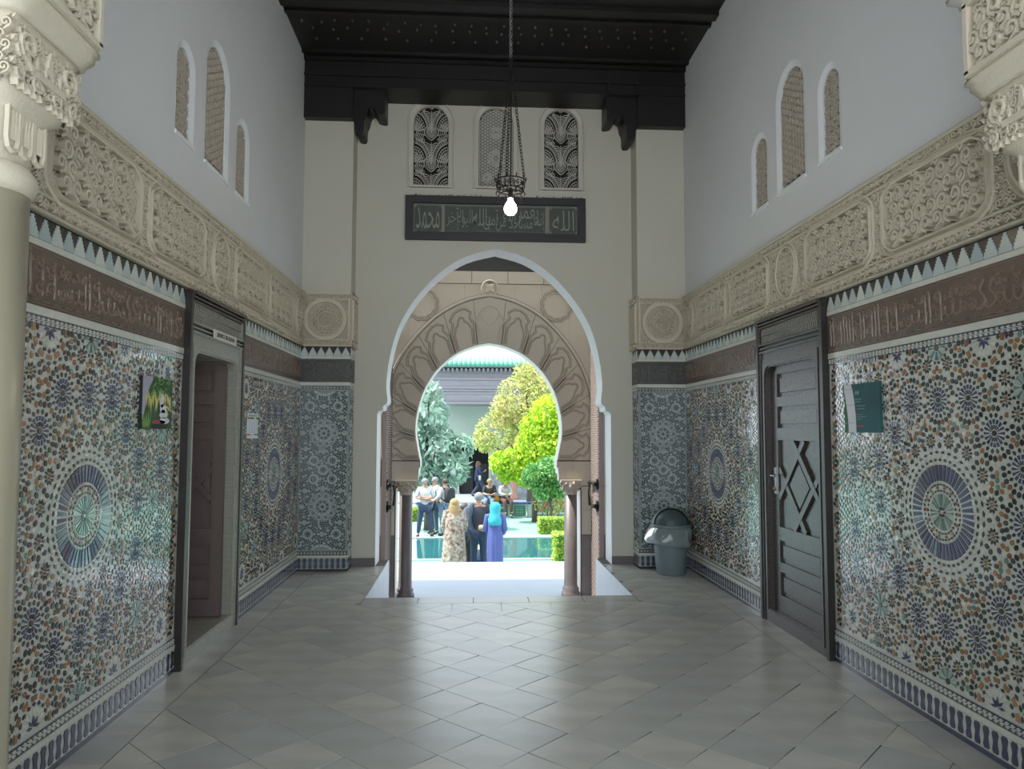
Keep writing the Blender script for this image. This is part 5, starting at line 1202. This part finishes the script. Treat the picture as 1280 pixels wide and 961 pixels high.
J0 = dict(pel=(0, 0, .93), spi=(0, 0, 1.12), che=(0, 0, 1.31), nkb=(0, -.01, 1.45), jaw=(0, .012, 1.53), hea=(0, .008, 1.595), cro=(0, -.005, 1.655),
          LS=(-.17, 0, 1.405), LE=(-.23, -.02, 1.12), LW=(-.24, .06, .88), LH=(-.235, .09, .80), RS=(.17, 0, 1.405), RE=(.23, -.02, 1.12), RW=(.24, .06, .88), RH=(.235, .09, .80),
          LP=(-.09, 0, .88), LK=(-.10, .015, .49), LA=(-.105, -.02, .09), LT=(-.115, .12, .035), RP=(.09, 0, .88), RK=(.10, .015, .49), RA=(.105, -.02, .09), RT=(.115, .12, .035))
RAD = dict(pel=.135, spi=.115, che=.135, nkb=.062, jaw=.062, hea=.088, cro=.06, LS=.062, LE=.042, LW=.029, LH=.034, RS=.062, RE=.042, RW=.029, RH=.034, LP=.095, LK=.058, LA=.038, LT=.03, RP=.095, RK=.058, RA=.038, RT=.03)
ED = [('pel', 'spi'), ('spi', 'che'), ('che', 'nkb'), ('nkb', 'jaw'), ('jaw', 'hea'), ('hea', 'cro')]+[(s+a, s+c) for s in 'LR' for a, c in (('S', 'E'), ('E', 'W'), ('W', 'H'), ('P', 'K'), ('K', 'A'), ('A', 'T'))]+[('che', 'LS'), ('che', 'RS'), ('pel', 'LP'), ('pel', 'RP')]
def person(label, X, Y, Z, head, H, pose={}, top=None, sleeves='short', legs=None, hair=None, long_hair=0, extra=None, shoes='shoe', group=None):
    J = dict(J0); J.update(pose); k = H/1.70
    t = thing('person', label, 'person', T(X, Y, Z) @ RZ(head) @ Matrix.Scale(k, 4), group)
    vs = {n: (J[n], RAD[n]) for n in J}; me = skin_mesh(vs, ED, 'body', 'skin', 2)
    # fingers, nose and ears joined to the body mesh
    b = MB(); b.v = [tuple(v.co) for v in me.vertices]; b.f = [list(p.vertices) for p in me.polygons]; b.m = [0]*len(b.f); b.sm = [True]*len(b.f)
    for s in 'LR':
        w_, h_ = Vector(J[s+'W']), Vector(J[s+'H']); d = (h_-w_).normalized(); sd = d.cross(Vector((1, 0, 0)) if abs(d.x) < .8 else Vector((0, 1, 0))).normalized(); nn = d.cross(sd)
        for i, (o, l) in enumerate(((-.026, .062), (-.009, .075), (.009, .07), (.025, .055))): b.tube([h_+sd*o-d*.01, h_+sd*o*1.15+d*l*.55, h_+sd*o*1.1+d*l*.95+nn*.018], [.010, .009, .006], 5)
        b.tube([w_+d*.03+sd*.02, w_+d*.06+sd*.05, w_+d*.09+sd*.052+nn*.01], [.011, .010, .007], 5)
    h = Vector(J['hea'])
    b.tube([h+Vector((0, .075, .02)), h+Vector((0, .105, -.012)), h+Vector((0, .08, -.025))], [.008, .014, .008], 6)
    for s in (-1, 1):
        b.tube([h+Vector((s*.078, 0, .02)), h+Vector((s*.095, -.008, .0)), h+Vector((s*.08, 0, -.025))], [.008, .013, .008], 5); b.tube([h+Vector((s*.03, .075, .008)), h+Vector((s*.03, .088, .008))], [.012, .006], 6)
    b.tube([h+Vector((-.022, .079, -.045)), h+Vector((0, .09, -.046)), h+Vector((.022, .079, -.045))], [.004, .007, .004], 5)
    bpy.data.meshes.remove(me); b.build('body', 'skin', t)
    def cl(name, names, edges, g, mt, lv=1): return obj(name, skin_mesh({n: (J[n], RAD[n]*1.12+g) for n in names}, edges, name, mt, lv), t)
    if top:
        ns = ['spi', 'pel', 'che', 'LS', 'RS', 'LE', 'RE']; es = [('pel', 'spi'), ('spi', 'che'), ('che', 'LS'), ('che', 'RS'), ('LS', 'LE'), ('RS', 'RE')]
        if sleeves == 'long': ns += ['LW', 'RW']; es += [('LE', 'LW'), ('RE', 'RW')]
        cl('top', ns, es, .018, top, 2)
    if legs: cl('trousers', ['pel', 'LP', 'RP', 'LK', 'RK', 'LA', 'RA'], [('pel', 'LP'), ('pel', 'RP'), ('LP', 'LK'), ('RP', 'RK'), ('LK', 'LA'), ('RK', 'RA')], .016, legs, 2)
    for s in 'LR':
        a, c = Vector(J[s+'A']), Vector(J[s+'T']); MB().tube([a+(a-c)*.4+Vector((0, 0, -.04)), (a+c)/2+Vector((0, 0, -.02)), c, c+(c-a)*.25], [.03, .05, .047, .02], 8).build('shoe', shoes, t)
    if hair:
        b = MB(); n = 16; rg = []
        for i in range(9):
            a = pi/2*.98-i*pi*.66/8; rg.append([(.101*cos(a)*cos(2*pi*j/n)+h.x, .108*cos(a)*sin(2*pi*j/n)-.024+h.y, h.z+.026+.098*sin(a)) for j in range(n)])
        b.loft(rg[::-1])
        if long_hair:
            rg = []
            for i in range(9):
                q = i/8; z_ = h.z+.10-q*(long_hair+.05); ww = .05+.075*min(1, q*3.2)**.7-.03*max(0, q-.75)*3; rg.append([(h.x+ww*cos(2*pi*j/n), h.y-.05-.02*q+(.03+.05*min(1, q*3))*sin(2*pi*j/n), z_) for j in range(n)])
            b.loft(rg)
        b.build('hair', hair, t)
    if extra: extra(t, J)
    return t
def skirt(t, mt, z_top, prof, name='robe', fold=.02, nf=9):
    b = MB(); rg = []
    for z, rx, ry in prof: rg.append([(rx*cos(a)*(1+fold*sin(nf*a)*(1-z/z_top)*2), ry*sin(a)*(1+fold*sin(nf*a)*(1-z/z_top)*2), z) for a in [2*pi*j/40 for j in range(40)]])
    b.loft(rg); return b.build(name, mt, t)
dn = dict(LE=(-.225, .0, 1.12), RE=(.225, .0, 1.12), LW=(-.17, .16, 1.0), RW=(.17, .16, 1.0), LH=(-.12, .2, 1.0), RH=(.12, .2, 1.0))
G_ = COURT
def blond(t, J):
    skirt(t, 'cloth_print', 1.5, [(.05, .27, .22), (.35, .26, .21), (.7, .24, .19), (1.0, .22, .165), (1.25, .215, .155), (1.40, .19, .13), (1.46, .09, .08)], fold=.05)
    for s in 'LR':
        a, c, d = J[s+'S'], J[s+'E'], J[s+'W']; MB().tube([(a[0]*.55, a[1]-.01, a[2]+.0), (a[0]*1.02, a[1], a[2]-.005), tuple((x+y_)/2 for x, y_ in zip(a, c)), c, d], [.08, .082, .08, .08, .09], 12).build('sleeve', 'cloth_print', t)
person('blond woman in a long brown and white patterned robe seen from behind', at(568, 640, 15.9).x, 15.9, G_, 0, 1.68, dn, hair='hair_blond', long_hair=.42, extra=blond)
def greyman(t, J):
    b = MB(); rg = []
    for i in range(9):
        q = i/8; z = 1.45-q*.62; w_ = .07+.09*q+.03*sin(q*9); rg.append([(-.20-.05*q+w_*cos(a)*(1+.12*sin(5*a+q*4)), -.03+(.10+.02*q)*sin(a)*(1+.1*sin(4*a)), z+(.05*cos(a) if i in (0, 8) else 0)) for a in [2*pi*j/28 for j in range(28)]])
    b.loft(rg); b.build('jacket', 'cloth_denim', t)
    MB().tube([(.0, -.15, .98), (.09, -.17, .97), (.18, -.12, .98)], [.06, .075, .05], 10).build('waist_bag', 'bag_beige', t)
person('grey-haired man in a dark T-shirt with a denim jacket over his shoulder', at(598.5, 640, 16.35).x, 16.35, G_, 0, 1.77, dict(dn, RE=(.27, -.03, 1.14), RW=(.22, -.14, .99), RH=(.14, -.17, .98)), 'cloth_char', 'short', 'cloth_jeans', 'hair_grey', 0, greyman)
def bluew(t, J):
    skirt(t, 'cloth_blue', 1.5, [(.04, .19, .18), (.4, .175, .16), (.75, .185, .175), (.95, .18, .172), (1.15, .165, .145), (1.33, .18, .13), (1.43, .13, .1)], 'dress', .05)
    for s in 'LR': a, c, d = J[s+'S'], J[s+'E'], J[s+'W']; MB().tube([(a[0]*.55, a[1]-.01, a[2]+.0), (a[0]*1.02, a[1], a[2]-.005), tuple((x+y_)/2 for x, y_ in zip(a, c)), c, d], [.076, .078, .07, .065, .05], 12).build('sleeve', 'cloth_blue', t)
    b = MB(); n = 18
    b.loft([[(r*cos(2*pi*j/n)+ox, oy+r*1.05*sin(2*pi*j/n), z) for j in range(n)] for r, z, ox, oy in ((.15, 1.22, .01, -.06), (.16, 1.32, 0, -.05), (.14, 1.42, 0, -.03), (.115, 1.5, 0, -.02), (.128, 1.58, 0, -.01), (.122, 1.66, 0, -.01), (.08, 1.715, 0, -.01), (.02, 1.73, 0, -.01))]); b.build('headscarf', 'cloth_teal', t)
person('woman in a violet-blue dress and turquoise headscarf seen from behind', at(619, 640, 15.75).x, 15.75, G_, -.15, 1.60, dn, extra=bluew)
person('visitor in a pink top half hidden between the patterned robe and the dark T-shirt', at(581, 640, 16.75).x, 16.75, G_, 0, 1.50, {}, 'cloth_pink', 'long', 'cloth_black', 'hair_dark', .1)
cross = dict(LE=(-.27, .05, 1.14), RE=(.27, .05, 1.14), LW=(.02, .20, 1.16), RW=(-.02, .23, 1.12), LH=(.12, .17, 1.18), RH=(-.12, .19, 1.12), LP=(-.1, 0, .88), RP=(.1, 0, .88), LA=(-.19, -.02, .09), RA=(.19, -.02, .09), LT=(-.22, .11, .035), RT=(.22, .11, .035), LK=(-.15, .02, .49), RK=(.15, .02, .49))
person('man in a white polo shirt with folded arms and dark jeans at the pool edge', at(531, 640, 22).x, 22.0, G_, pi+.15, 1.72, cross, 'cloth_white', 'short', 'cloth_jeans', 'hair_grey')
person('visitor in a white shirt standing behind the man with folded arms', at(543, 640, 22.6).x, 22.6, G_, pi-.9, 1.72, dn, 'cloth_white', 'long', 'cloth_denim', 'hair_grey')
def packman(t, J):
    b = MB(); b.loft([[(w_*max(-1, min(1, 1.3*cos(a))), -.22+.085*max(-1, min(1, 1.3*sin(a))), z) for a in [2*pi*j/16 for j in range(16)]] for w_, z in ((.10, 1.0), (.155, 1.03), (.165, 1.2), (.15, 1.38), (.08, 1.44))]); bp = b.build('backpack', 'cloth_black', t)
    for s in (-1, 1): MB().tube([(s*.11, -.15, 1.38), (s*.12, -.02, 1.49), (s*.13, .13, 1.38), (s*.14, .1, 1.18), (s*.13, -.12, 1.06)], .018, 6).build('strap', 'cloth_black', bp)
person('visitor in a pale shirt with a black backpack looking across the pool', at(556, 640, 22.2).x, 22.2, G_, .75, 1.70, dn, 'cloth_white', 'short', 'cloth_light_jeans', 'hair_dark', 0, packman)
walk = dict(LA=(-.10, -.30, .14), LK=(-.10, .02, .5), LT=(-.10, -.20, .05), RA=(.10, .26, .09), RK=(.10, .22, .5), RT=(.10, .38, .05), RE=(.22, .04, 1.14), RW=(.18, .24, 1.22), RH=(.16, .30, 1.27), LE=(-.23, -.08, 1.13), LW=(-.24, -.1, .9), LH=(-.24, -.09, .82))
def wbag(t, J): MB().lathe([(.02, -.13), (.10, -.1), (.13, 0), (.10, .1), (.02, .13)], 14, sy=.5).build('handbag', 'cloth_white', t, T(.25, .02, .92))
person('woman in a navy top and jeans walking along the far gallery', at(598, 600, 34.5).x, 34.5, G_+.06, -pi/2+.2, 1.66, walk, 'cloth_navy', 'long', 'cloth_jeans', 'hair_brown', .25, wbag)
sit = dict(pel=(0, -.02, .10), spi=(0, -.03, .29), che=(0, 0, .48), nkb=(0, .03, .62), jaw=(0, .06, .70), hea=(0, .06, .765), cro=(0, .05, .825), LS=(-.17, 0, .575), RS=(.17, 0, .575), LE=(-.22, .12, .34), RE=(.22, .12, .34), LW=(-.08, .30, .30), RW=(.08, .30, .32), LH=(-.02, .34, .30), RH=(.02, .36, .32),
           LP=(-.09, .04, .09), RP=(.09, .04, .09), LK=(-.13, .42, .10), RK=(.13, .42, .10), LA=(-.11, .46, -.33), RA=(.11, .46, -.33), LT=(-.12, .58, -.38), RT=(.12, .58, -.38))
def lift(d, dz): return {n: (p[0], p[1], p[2]+dz) for n, p in d.items()}
sz_ = .43
person('woman in a black top and pale jeans sitting on the planter wall', at(612, 625, 26.85).x, 26.85, COURT+.54-sz_, pi-.1, 1.68, lift(sit, sz_), 'cloth_black', 'short', 'cloth_light_jeans', 'hair_blond', .0)
person('woman in a white top and brown trousers sitting on the planter wall', at(631, 625, 26.85).x, 26.85, COURT+.54-sz_, pi+.25, 1.66, lift(sit, sz_), 'cloth_white', 'long', 'cloth_brown', 'hair_brown', .1)
MB().box(-22, 24, 44, 44.4, COURT, .8).build('wall_garden', 'gal_plaster', None, None, kind='structure', label='low pale boundary wall behind the far gallery')
